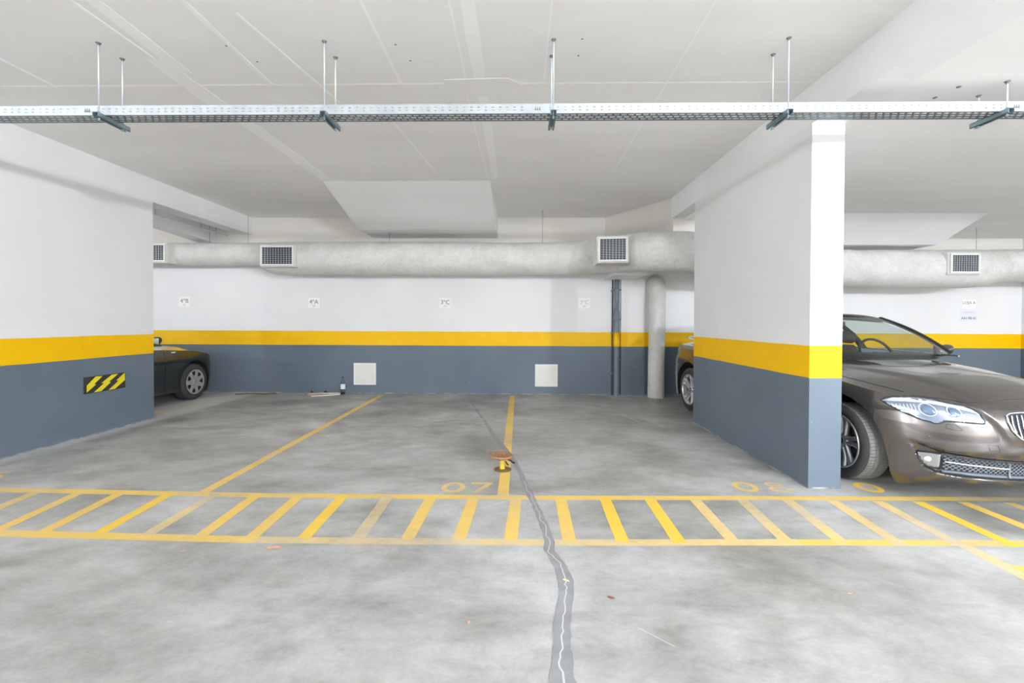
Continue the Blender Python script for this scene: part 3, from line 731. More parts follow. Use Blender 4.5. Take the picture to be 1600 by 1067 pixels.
class Body:
    """car body in its own frame: x = w (left-right), y = u (back from the nose), z up"""
    def __init__(s, L=4.82, W=.928, zs=None, zt=None, scale=1.0, nf=2.6, bf=.95, recess=True):
        s.L = L; s.W = W; s.recess = recess
        s.zs = zs or [(0, .745), (.15, .765), (.4, .80), (.83, .86), (1.3, .90), (1.9, .93), (3.0, .965), (3.8, 1.0), (4.3, 1.01), (4.6, .99), (4.8, .95)]
        s.zt = zt or [(0, .79), (.12, .825), (.3, .875), (.6, .93), (.9, .965), (1.2, .995), (1.5, 1.015), (2.0, 1.01), (3.9, 1.03), (4.3, 1.07), (4.75, 1.06), (4.9, 1.0)]
        s.bf = bf; s.nf = nf
    def plan(s):
        W, L = s.W, s.L; pts = []
        n = 64
        for i in range(n):
            a = PI/2*i/n
            # superellipse from nose centre to the side
            cx = abs(math.sin(a))**(2/s.nf); cy = abs(math.cos(a))**(2/s.nf)
            pts.append((W*cx, s.bf*(1-cy)))
        k = 60
        br = .75
        for i in range(k): pts.append((W, s.bf+(L-br-s.bf)*i/k))
        n2 = 30
        for i in range(n2+1):
            a = PI/2*i/n2
            cx = abs(math.cos(a))**(2/2.5); cy = abs(math.sin(a))**(2/2.5)
            pts.append((W*cx, L-br+br*cy))
        # resample the front evenly
        return s.resample(pts)
    def resample(s, pts):
        acc = [0]
        for a, b_ in zip(pts, pts[1:]): acc.append(acc[-1]+math.hypot(b_[0]-a[0], b_[1]-a[1]))
        T = acc[-1]; out = []; d = 0; j = 0
        while d < T:
            while acc[j+1] < d: j += 1
            t = (d-acc[j])/max(1e-9, acc[j+1]-acc[j]); a, b_ = pts[j], pts[j+1]
            out.append((a[0]+(b_[0]-a[0])*t, a[1]+(b_[1]-a[1])*t))
            u = out[-1][1]
            d += .012 if u < .55 else (.024 if u < 1.3 else .05)
        out.append(pts[-1]); return out
    def side_taper(s, u):
        return .0+.03*sstep(1.2, 0, u)*0+.035*sstep(3.6, 4.9, u)
    def point(s, P, N, v, uu):
        zb = .195-.095*sstep(.05, .40, uu)+.10*sstep(.60, 1.3, uu); zs = smooth_tab(s.zs, uu)
        z = zb+(zs-zb)*v
        dside = lerp_tab([(.09, .05), (.13, .03), (.20, .016), (.30, .010), (.40, .004), (.50, .0), (.60, .002), (.68, .010), (.705, .004), (.74, .006), (.80, .018), (.86, .034), (.95, .055), (1.1, .10)], z)
        dfr = smooth_tab([(.13, .11), (.16, .07), (.20, .045), (.27, .03), (.40, .018), (.43, .0), (.48, -.002), (.55, .004), (.62, .014), (.68, .030), (.72, .048), (.76, .08), (.80, .13)], z, .02)
        dre = smooth_tab([(.17, .14), (.25, .08), (.35, .02), (.45, .0), (.6, .0), (.66, .03), (.8, .035), (.92, .05), (1.0, .09)], z, .02)
        ff = sstep(.25, .95, -N[1]); fr = sstep(.25, .95, N[1])
        d = dside*(1-ff-fr)+dfr*ff+dre*fr
        return Vector((P[0]-N[0]*d, P[1]-N[1]*d, z))
    def top(s, Q, k):
        """k 0..1 from shoulder point Q (w,u,z) to the centre line"""
        u0 = Q.y
        um = u0+.50*sstep(1.1, 0, u0) if u0 < 1.1 else u0
        if u0 > s.L-.9: um = u0-.35*sstep(s.L-.9, s.L, u0)
        w = Q.x*(1-k); u = u0+(um-u0)*k
        zc = smooth_tab(s.zt, u)
        e = min(1, abs(w)/s.W)
        ztop = zc-.075*e**2.6*(1 if u < 1.6 else .6)
        # hood crease: raised centre panel widening towards the windscreen
        if u < 1.7:
            wr = .37+.26*sstep(.1, 1.5, u)
            ztop += .014*sstep(wr+.05, wr-.03, abs(w))*sstep(0, .25, u)-.004
        r = 1-(1-k)**5
        z = Q.z+(ztop-Q.z)*r
        return Vector((w, u, z))
    def mesh(s):
        pl = s.plan(); n = len(pl)
        norm = []
        for i in range(n):
            a = pl[max(i-1, 0)]; c = pl[min(i+1, n-1)]; t = (c[0]-a[0], c[1]-a[1])
            if i == 0: t = (1, 0)
            if i == n-1: t = (-1, 0)
            l = math.hypot(*t); norm.append((t[1]/l, -t[0]/l))
        NV = 90; NK = 26
        cols = []
        for P, N in zip(pl, norm):
            col = []
            base = s.point(P, N, 0, P[1])
            col.append(Vector((0, min(max(base.y, .6), s.L-.6), base.z+.02)))
            col.append(Vector((base.x*.8, base.y*.9+.1*s.L/2, base.z+.015)))
            for i in range(NV+1): col.append(s.point(P, N, i/NV, P[1]))
            Q = col[-1]
            for i in range(1, NK+1):
                k = (i/NK); k = k**1.25
                col.append(s.top(Q, k))
            cols.append(col)
        if s.recess:
            for col in cols:
                for q in col:
                    if q.y < .75: s.sculpt(q)
        m = len(cols[0]); vs = []; idx = {}
        bm = bmesh.new()
        def V(p):
            return bm.verts.new(p)
        grid = {}
        for sgn in (1, -1):
            for i, col in enumerate(cols):
                for j, p in enumerate(col):
                    if sgn == -1 and abs(p.x) < 1e-6 and (1, i, j) in grid: grid[(-1, i, j)] = grid[(1, i, j)]; continue
                    if sgn == -1 and i in (0, n-1): grid[(-1, i, j)] = grid[(1, i, j)]; continue
                    grid[(sgn, i, j)] = V((p.x*sgn, p.y, p.z))
        for sgn in (1, -1):
            for i in range(n-1):
                for j in range(m-1):
                    q = [grid[(sgn, i, j)], grid[(sgn, i+1, j)], grid[(sgn, i+1, j+1)], grid[(sgn, i, j+1)]]
                    if sgn == -1: q.reverse()
                    qq = []
                    for v_ in q:
                        if v_ not in qq: qq.append(v_)
                    if len(qq) > 2:
                        try: bm.faces.new(qq)
                        except ValueError: pass
        bmesh.ops.remove_doubles(bm, verts=bm.verts, dist=.0004)
        bmesh.ops.holes_fill(bm, edges=[e for e in bm.edges if e.is_boundary], sides=0)
        bmesh.ops.recalc_face_normals(bm, faces=bm.faces)
        return bm
    def sculpt(s, q):
        w = abs(q.x); z = q.z; u = q.y
        # recessed lower intake with a sharp lip that climbs at its outer end
        lip = lerp_tab([(0, .237), (.38, .240), (.54, .241), (.64, .250), (.70, .286), (.725, .35), (.745, .41), (.78, .465)], w)
        hi = lerp_tab([(0, .362), (.42, .385), (.60, .405), (.78, .47)], w)
        m = sstep(lip-.013, lip+.014, z)*sstep(hi+.018, hi-.012, z)*sstep(.79, .70, w)
        q.y += .045*m
        # the nose panel stands proud of the headlamp corners, edge running down beside the kidneys
        wc = lerp_tab([(.48, .30), (.58, .335), (.64, .37), (.70, .415), (.77, .455), (.85, .47)], z)
        q.y -= .024*sstep(wc+.022, wc-.022, w)*sstep(.47, .58, z)*sstep(.90, .80, z)

def boolean_cut(ob, cutters):
    dg = bpy.context.evaluated_depsgraph_get()
    for c in cutters:
        md = ob.modifiers.new('cut', 'BOOLEAN'); md.operation = 'DIFFERENCE'; md.solver = 'EXACT'; md.object = c
        try: md.material_mode = 'TRANSFER'
        except Exception: pass
    dg = bpy.context.evaluated_depsgraph_get(); dg.update()
    me = bpy.data.meshes.new_from_object(ob.evaluated_get(dg))
    ob.modifiers.clear(); ob.data = me
    for c in cutters:
        d = c.data; bpy.data.objects.remove(c); bpy.data.meshes.remove(d)

def wheel(parent, x, u, side, tread=None, R=.33, rim=.235, style='twin', width=.225):
    """side = -1: outer face looks to -x"""
    e = MB(); sx = side
    def A(h): return x+sx*h          # h outward from the wheel's outer face plane
    w = width
    prof = [(rim-.004, -.012), (rim+.012, .0), (rim+.035, .006), (R-.05, .004), (R-.022, -.006), (R-.008, -.022)]
    sw = [(r, A(h)) for r, h in prof]
    e.lathe(sw, 64, axis='x', c=(0, u, R))
    inner = [(R-.008, A(-w+.012)), (R-.03, A(-w+.002)), (rim, A(-w))]
    e.lathe(inner, 64, axis='x', c=(0, u, R))
    tyre = build('tyre', e, M['tyre'], parent)
    # tread with grooves
    t = MB(); tp = []
    z0 = -.022; wt = w-.036; ribs = 4
    tp.append((R-.008, z0))
    for k in range(ribs):
        a = z0-.006-(wt-.012)*k/ribs; c = z0-.006-(wt-.012)*(k+1)/ribs
        tp += [(R, a-.001), (R, c+.006), (R-.007, c+.005), (R-.007, c+.001)]
    tp.append((R-.008, z0-wt))
    t.lathe([(r, A(h)) for r, h in tp], 64, axis='x', c=(0, u, R), smooth=False)
    b = t
    for k in range(72):
        a = 2*PI*k/72
        T = Matrix.Translation((0, u, R)) @ Matrix.Rotation(a, 4, 'X')
        for lo_, hi_ in ((z0-.001, z0-.045), (z0-wt+.045, z0-wt+.001)):
            b.box(min(A(lo_), A(hi_)), max(A(lo_), A(hi_)), -.0015, .0015, R-.004, R+.0008, 1, mat=T)
    build('tread', b, [tread or M['tread'], M['black']], tyre)
    # rim
    if style == 'twin':
        b = MB()
        b.lathe([(rim+.002, A(-.010)), (rim, A(.002)), (rim-.012, A(.003)), (rim-.016, A(-.02)), (rim-.03, A(-.06)), (rim-.04, A(-.19)), (rim+.002, A(-w+.004))], 64, axis='x', c=(0, u, R))
        rm = build('rim', b, M['alloy'], parent)
        for k in range(5):
            b = MB(); a0 = 2*PI*k/5+PI/2+.18
            for off in (-1, 1):
                P = []
                for j in range(9):
                    s_ = j/8; r = .05+(rim-.062)*s_
                    ang = a0+off*(.30-.10*s_) if False else a0+off*(.10+.10*s_**1.5+.25*(1-s_)**3)
                    hw = .013+.004*s_; dep = -.038+.030*s_**2
                    cxy = (u+r*math.cos(ang), R+r*math.sin(ang)); nx_, nz_ = -math.sin(ang), math.cos(ang)
                    P.append([(A(dep-.035), cxy[0]+nx_*hw*1.3, cxy[1]+nz_*hw*1.3), (A(dep), cxy[0]+nx_*hw, cxy[1]+nz_*hw), (A(dep+.006), cxy[0], cxy[1]),
                              (A(dep), cxy[0]-nx_*hw, cxy[1]-nz_*hw), (A(dep-.035), cxy[0]-nx_*hw*1.3, cxy[1]-nz_*hw*1.3)])
                b.grid(P)
            build('spoke', b, M['alloy'], rm)
        b = MB().lathe([(0, A(-.026)), (.034, A(-.026)), (.04, A(-.03)), (.058, A(-.034)), (.07, A(-.05)), (.07, A(-.09))], 32, axis='x', c=(0, u, R)); build('hub', b, M['alloy'], rm)
        for k in range(5):
            a = 2*PI*k/5+PI/2; build('wheel_bolt', MB().lathe([(0, A(-.034)), (.008, A(-.034)), (.009, A(-.05))], 6, axis='x', c=(0, u+.052*math.cos(a), R+.052*math.sin(a)), smooth=False), M['brake'], rm)
        # hub badge: dark ring, blue and white quarters
        bd = build('hub_badge', MB().lathe([(0, A(-.023)), (.030, A(-.023)), (.033, A(-.026))], 32, axis='x', c=(0, u, R)), M['dark'], rm)
        for q in range(4):
            pts = [(A(-.0222), u, R)]+[(A(-.0222), u+.020*math.cos(PI/2*q+PI/2*i/6), R+.020*math.sin(PI/2*q+PI/2*i/6)) for i in range(7)]
            mb = MB(); mb.add(pts, [tuple(range(8))]); build('badge_quarter', mb, M['blue'] if q % 2 else M['badge_white'], rm)
        b = MB().lathe([(.04, A(-.10)), (.165, A(-.10)), (.165, A(-.12)), (.04, A(-.12))], 48, axis='x', c=(0, u, R)); build('brake_disc', b, M['brake'], parent)
    else:
        b = MB(); NR = 14; NA = 84
        # wheel cover with oval openings near its edge
        Pv = []; fs = []
        prof = [(0.0, -.004), (.03, -.003), (.035, -.010), (.06, -.012), (.09, -.008), (.115, -.004), (.135, -.002), (.155, -.001), (.175, -.001), (.19, -.004), (rim-.014, -.008), (rim-.004, .002), (rim+.004, .0)]
        for r, h in prof:
            for j in range(NA):
                th = 2*PI*j/NA; Pv.append((A(h), u+r*math.cos(th), R+r*math.sin(th)))
        for i in range(len(prof)-1):
            rm_ = (prof[i][0]+prof[i+1][0])/2
            for j in range(NA):
                ph = (j+.5)/NA*7 % 1
                if .12 < rm_ < .185 and abs(ph-.5) < .17+(.06 if rm_ > .14 else 0): continue
                fs.append((i*NA+j, i*NA+(j+1) % NA, (i+1)*NA+(j+1) % NA, (i+1)*NA+j))
        b.add(Pv, fs, 0, True); o = build('wheel_cover', b, M['hubcap'], parent); o.modifiers.new('s', 'SOLIDIFY').thickness = .004
        build('steel_wheel', MB().lathe([(0, A(-.05)), (rim-.02, A(-.05)), (rim, A(-.03)), (rim, A(-w))], 40, axis='x', c=(0, u, R)), M['brake'], parent)

def patch(bvh, poly, off=.003, step=.012, direction=(0, 1, 0), start=-1.0, fn=None):
    """fill a polygon given as (w, z) seen from the front with a fine grid lying `off` in front of the body"""
    ws = [p[0] for p in poly]; zs = [p[1] for p in poly]
    def inside(x, y):
        c = False; n = len(poly)
        for i in range(n):
            x1, y1 = poly[i]; x2, y2 = poly[(i+1) % n]
            if (y1 > y) != (y2 > y) and x < (x2-x1)*(y-y1)/(y2-y1)+x1: c = not c
        return c
    from mathutils.geometry import delaunay_2d_cdt
    bp = []
    n = len(poly)
    for i in range(n):
        a = Vector(poly[i]); c = Vector(poly[(i+1) % n]); k = max(1, int((c-a).length/step))
        for j in range(k): bp.append(a+(c-a)*(j/k))
    pts = list(bp); nb = len(bp)
    x = min(ws)+step/2
    while x < max(ws):
        y = min(zs)+step/2
        while y < max(zs):
            if inside(x, y) and min((Vector((x, y))-q).length for q in bp) > step*.5: pts.append(Vector((x, y)))
            y += step
        x += step
    r = delaunay_2d_cdt([Vector(p) for p in pts], [(i, (i+1) % nb) for i in range(nb)], [list(range(nb))], 1, 1e-6)
    verts, faces = r[0], r[2]
    d = Vector(direction); out = []
    for v in verts:
        h = bvh.ray_cast(Vector((v[0], start, v[1])), d, 4)
        p = h[0] if h[0] is not None else Vector((v[0], .5, v[1]))
        o_ = off(v[0], v[1]) if callable(off) else off
        out.append(p-d*o_)
    mb = MB(); mb.add(out, [tuple(f) for f in faces], 0, True); return mb, [ (b_[0], b_[1]) for b_ in bp]
def on_body(bvh, w, z, off=.003):
    h = bvh.ray_cast(Vector((w, -1, z)), Vector((0, 1, 0)), 4)
    p = h[0] if h[0] is not None else Vector((w, .5, z)); return p-Vector((0, off, 0))
def on_top(bvh, w, u, off=.002):
    h = bvh.ray_cast(Vector((w, u, 2)), Vector((0, 0, -1)), 4)
    return (h[0] if h[0] is not None else Vector((w, u, 1)))+Vector((0, 0, off))
def outline(bvh, pts, r, n=6, closed=True, off=.004, step=.02, f=on_body):
    P = []; k = len(pts)
    for i in range(k if closed else k-1):
        a = Vector(pts[i]); c = Vector(pts[(i+1) % k]); m = max(1, int((c-a).length/step))
        for j in range(m):
            q = a+(c-a)*(j/m); P.append(f(bvh, q.x, q.y, off))
    if not closed: P.append(f(bvh, pts[-1][0], pts[-1][1], off))
    return MB().tube(P, r, n, closed=closed)

def greenhouse(e, bd, paint, u_ws=1.17, z_ws=1.045, top_u=1.98, top_z=1.42, rear_u=3.45, rear_base=4.20, rbz=1.09, zr=1.475, wb=.845, wt=.58, parts=True):
    def arc(w): return .24*(w/.75)**2
    # side lines
    def base(t):   # t 0..1 front to rear
        u = u_ws+.24+(rear_base-.06-u_ws-.24)*t; w = wb+.03*math.sin(PI*t)-.07*t**3; z = z_ws-.015+.035*t+.06*t**4
        return Vector((w, u, z))
    def topl(t):
        u = top_u+.06+(rear_u+.52-top_u-.06)*t; w = wt+.04*math.sin(PI*min(1, t*1.1))+.05*t**3; z = top_z-.03+.035*math.sin(PI*min(1, t*1.25))-.20*sstep(.55, 1, t)
        return Vector((w, u, z))
    def side(t, s_):
        a = base(t); c = topl(t); p = a+(c-a)*s_; p.x += .035*math.sin(PI*s_); return p
    # windscreen
    P = []
    for i in range(17):
        s_ = i/16; row = []
        hw = wb-.03+(wt-wb+.02)*s_
        for j in range(25):
            w = -hw+2*hw*j/24
            u = u_ws+(top_u-u_ws)*s_+arc(w)*(1-.55*s_); z = z_ws+.012+(top_z-z_ws)*s_+.03*math.sin(PI*s_)+.02*(1-(w/hw)**2)*s_
            row.append((w, u, z))
        P.append(row)
    build('windscreen', MB().grid(P), M['glass'], e)
    edgeL = [Vector(r[0]) for r in P]; edgeR = [Vector(r[-1]) for r in P]
    # roof
    R_ = []
    for i in range(21):
        t = i/20; u0 = top_u; row = []
        uu = top_u+(rear_u-top_u)*t
        tt = (uu-top_u)/(rear_u+.52-top_u); hw = topl(tt).x+.0
        for j in range(21):
            w = -hw+2*hw*j/20; f = 1-abs(w/hw)**2.4
            zc = top_z+.02+(zr-top_z-.02)*math.sin(PI*min(1, .08+t*.84))**.7
            zed = topl(tt).z+.012
            u = uu+arc(w)*.45*(1-t)-(.10*(w/hw)**2)*t*0
            row.append((w, u, zed+(zc-zed)*f))
        R_.append(row)
    o = build('roof', MB().grid(R_), paint, e); md = o.modifiers.new('s', 'SOLIDIFY'); md.thickness = .02; md.offset = -1
    # headliner edge / A pillars
    for ed, nm in ((edgeL, -1), (edgeR, 1)):
        b = MB(); Q = []
        for k, p in enumerate(ed):
            a = p+Vector((nm*.0, 0, 0)); Q.append([a+Vector((-nm*.022, -.006, .004)), a+Vector((nm*.006, -.010, .010)), a+Vector((nm*.034, .02, .004)), a+Vector((nm*.028, .045, -.010)), a+Vector((-nm*.014, .02, -.018)), a+Vector((-nm*.022, -.006, .004))])
        b.grid(Q); build('a_pillar', b, M['dark'] if parts else paint, e)
    # rear window
    P = []
    for i in range(9):
        s_ = i/8; row = []; hw = .54+.08*s_
        for j in range(13):
            w = -hw+2*hw*j/12
            row.append((w, rear_u+(rear_base-rear_u)*s_-.12*(w/hw)**2, 1.42+(rbz-1.42)*s_-.03*(w/hw)**2*(1-s_)+.02*math.sin(PI*s_)))
        P.append(row)
    build('rear_window', MB().grid(P), M['glass'], e)
    # side glass, pillars, cant rail
    for sg in (-1, 1):
        b = MB(); P = []
        for i in range(25):
            t = i/24; P.append([tuple(Vector((side(t, s_/6).x*sg, side(t, s_/6).y, side(t, s_/6).z))) for s_ in range(7)])
        build('side_window', b.grid(P), M['glass'], e)
        def mir(p): return Vector((p.x*sg, p.y, p.z))
        b = MB().tube([mir(topl(i/24)+Vector((.004, 0, .002))) for i in range(25)], .020, 8); build('roof_rail', b, M['dark'], e)
        b = MB().tube([mir(base(i/24)+Vector((.006, 0, .0))) for i in range(25)], .010, 8); build('belt_moulding', b, M['chrome'] if parts else M['dark'], e)
        for t0, lean, wd in ((.42, -.04, .045), (.80, .02, .05)):
            b = MB(); Q = []
            for i in range(9):
                s_ = i/8; p = side(t0+lean*s_, s_); q = side(t0+lean*s_+wd*.6, s_)
                Q.append([mir(p+Vector((.004, 0, 0))), mir(q+Vector((.004, 0, 0))), mir(q-Vector((.05, 0, 0))), mir(p-Vector((.05, 0, 0))), mir(p+Vector((.004, 0, 0)))])
            build('door_pillar', b.grid(Q), M['dark'], e)
        # C pillar in body colour
        b = MB(); Q = []
        for i in range(9):
            s_ = i/8; p = side(.93, s_); q = side(1.0, s_); r_ = Vector((.62-.06*s_, rear_base-(rear_base-rear_u)*s_-.02, rbz+.01+(1.40-rbz)*s_))
            Q.append([mir(p+Vector((.003, 0, 0))), mir(q+Vector((.002, 0, 0))), mir(r_)])
        build('c_pillar', b.grid(Q), paint, e)

def mirror_(e, sg, u=1.62, z=1.075, paint=None, w0=.80):
    m = MB(); P = []
    for i in range(11):
        th = PI*i/10; row = []
        for j in range(17):
            ph = 2*PI*j/16
            x = w0+.105+.105*math.cos(th); r = math.sin(th)**.7 if 0 < i < 10 else 0
            row.append((sg*x, u+.035*math.cos(ph)*r*(1.4 if math.cos(ph) < 0 else .8), z+.065*math.sin(ph)*r+.02*math.cos(th)))
        P.append(row)
    o = build('wing_mirror', m.grid(P), paint, e)
    build('mirror_foot', MB().tube([(sg*(w0-.05), u, z-.06), (sg*(w0+.03), u, z-.055), (sg*(w0+.06), u, z-.02)], [.018, .014, .014], 8), M['dark'], o)
    build('mirror_glass', MB().box(min(sg*(w0+.02), sg*(w0+.19)), max(sg*(w0+.02), sg*(w0+.19)), u+.028, u+.031, z-.045, z+.05), M['chrome'], o)

def seats(e, pos, h=1.0):
    for x, y in pos:
        b = MB(); P = []
        prof = [(-.01, .50, .24), (.0, .62, .25), (.05, .80, .24), (.10, 1.0, .20), (.13, 1.10, .12)]
        for dy, z, hw in prof: P.append([(x-hw, y+dy, z*h), (x-hw*.8, y+dy-.04, z*h), (x+hw*.8, y+dy-.04, z*h), (x+hw, y+dy, z*h), (x+hw*.8, y+dy+.12, z*h), (x-hw*.8, y+dy+.12, z*h), (x-hw, y+dy, z*h)])
        b.grid(P); st = build('seat_back', b, M['seat'], e)
        b = MB(); b.tube([(x-.10, y+.14, 1.19*h), (x, y+.13, 1.20*h), (x+.10, y+.14, 1.19*h)], .075, 12)
        build('headrest', b, M['seat'], st)

# ---- the bronze saloon, nose towards the aisle
PHI = math.radians(3.8)
CS = 1.025
CAR = empty('bronze_saloon_car', (3.895, 3.332, 0), PHI, local=True); CAR.scale = (CS, CS, CS)
tag(CAR, 'bronze-grey metallic saloon car parked nose-out in the right-hand bay behind the column', 'car')
HUBS = (.83, 3.80)
bd = Body()
bm = bd.mesh()
me = bpy.data.meshes.new('body'); bm.to_mesh(me); bm.free()
for m in (M['paintB'], M['under'], M['dark']): me.materials.append(m)
body = bpy.data.objects.new('body', me); COL.objects.link(body)
def cutter(x0, x1, u, z, r):
    b = MB().lathe([(0, x0), (r, x0), (r, x1), (0, x1)], 64, axis='x', c=(0, u, z))
    o = build('cutter', b, [M['paintB'], M['under']], weld=True)
    for p in o.data.polygons: p.material_index = 1
    return o
cuts = []
for u in HUBS:
    for sg in (-1, 1): cuts.append(cutter(min(sg*.60, sg*1.2), max(sg*.60, sg*1.2), u, .355, .398))
for sg in (-1, 1):       # bumper corner cut back ahead of the front wheel
    pr = [(.45, .48), (.415, .30), (.405, .02), (1.0, .02), (1.0, .40)]; x0, x1 = sorted((sg*.60, sg*1.2))
    b = MB(); n = len(pr); b.add([(x0, u, z) for u, z in pr]+[(x1, u, z) for u, z in pr], [tuple(range(n)), tuple(range(2*n-1, n-1, -1))]+[(i, n+i, n+(i+1) % n, (i+1) % n) for i in range(n)])
    o = build('cutter', b, [M['paintB'], M['under']], weld=True)
    for p in o.data.polygons: p.material_index = 1
    cuts.append(o)
boolean_cut(body, cuts)
for p in body.data.polygons:
    c = p.center
    if 1.22+.24*(c.x/.75)**2 < c.y < 4.12 and abs(c.x) < .76 and c.z > .9: p.material_index = 2
    p.use_smooth = True
body.data.set_sharp_from_angle(angle=math.radians(38))
body['local'] = 1; body.parent = CAR
bmt = bmesh.new(); bmt.from_mesh(body.data); BV = BVHTree.FromBMesh(bmt); bmt.free()
greenhouse(CAR, bd, M['paintB'])
for u in HUBS:
    for sg in (-1, 1): wheel(CAR, sg*.915, u, sg)
mirror_(CAR, 1, paint=M['paintB']); mirror_(CAR, -1, paint=M['paintB'])
seats(CAR, ((-.37, 2.2), (.37, 2.2), (-.37, 3.1), (.37, 3.1)))
b = MB(); P = []
for i in range(15):
    w_ = -.74+1.48*i/14; a = .22*(w_/.75)**2
    P.append([(w_, 1.28+a, 1.0), (w_, 1.45+a*.8, 1.045), (w_, 1.62+a*.4, 1.055), (w_, 1.74, 1.03), (w_, 1.78, .95), (w_, 1.75, .8)])
build('dashboard', b.grid(P), M['dark'], CAR)
T = Matrix.Translation((.37, 1.86, 1.02)) @ Matrix.Rotation(math.radians(62), 4, 'X')
ringp = [T @ Vector((.185*math.cos(a), .185*math.sin(a), 0)) for a in (2*PI*i/32 for i in range(32))]
sw = build('steering_wheel', MB().tube(ringp, .014, 8, closed=True), M['dark'], CAR)
b = MB()
for a in (0, PI, -PI/2): b.tube([T @ Vector((0, 0, -.02)), T @ Vector((.18*math.cos(a), .18*math.sin(a), 0))], .013, 6)
build('spokes', b, M['dark'], sw)
build('column', MB().tube([T @ Vector((0, 0, -.02)), T @ Vector((0, 0, -.2))], .04, 10), M['dark'], sw)
build('interior_mirror', MB().box(-.11, .11, 1.99, 2.01, 1.33, 1.385), M['dark'], CAR, bevel=.01)

def ell(cw, cz, rw, rz, n=28): return [(cw+rw*math.cos(2*PI*i/n), cz+rz*math.sin(2*PI*i/n)) for i in range(n)]
HL = [(-.852, .747), (-.832, .773), (-.807, .786), (-.751, .795), (-.678, .797), (-.617, .790), (-.561, .771), (-.494, .760), (-.454, .740), (-.429, .703), (-.418, .66), (-.427, .638), (-.482, .641), (-.546, .643), (-.624, .640), (-.642, .625), (-.669, .617), (-.691, .628), (-.729, .638), (-.763, .66), (-.797, .684), (-.826, .713), (-.843, .735)]
BROW = [(-.848, .749), (-.807, .780), (-.745, .789), (-.685, .790), (-.625, .783), (-.565, .765), (-.497, .753), (-.460, .733), (-.438, .706), (-.474, .719), (-.534, .735), (-.597, .748), (-.685, .762), (-.762, .760), (-.815, .752)]
FOG = [(-.717, .384), (-.66, .388), (-.611, .384), (-.608, .33), (-.610, .272), (-.64, .270), (-.672, .285), (-.698, .318), (-.713, .352)]
GR = [(-.600, .380), (-.418, .366), (-.249, .354), (-.10, .347), (.10, .347), (.249, .354), (.418, .366), (.600, .380), (.600, .274), (.394, .270), (.225, .264), (.0, .262), (-.225, .264), (-.394, .270), (-.600, .274)]
BAND = [(-.61, .268), (-.394, .266), (-.12, .259), (.12, .259), (.394, .266), (.61, .268), (.60, .250), (.426, .245), (0, .240), (-.426, .245), (-.60, .250)]
KID = [(-.302, .708), (-.274, .723), (-.205, .730), (-.07, .731), (-.040, .722), (-.030, .70), (-.030, .60), (-.042, .560), (-.07, .545), (-.196, .542), (-.234, .548), (-.263, .571), (-.294, .61), (-.307, .668)]
def mir(poly, sg): return poly if sg < 0 else [(-w_, z_) for w_, z_ in reversed(poly)]
def pt(name, poly, mat, parent, off=.003, step=.014):
    mb, _ = patch(BV, poly, off, step); o = build(name, mb, mat, parent); o.modifiers.new('s', 'SOLIDIFY').thickness = .0015
    return o
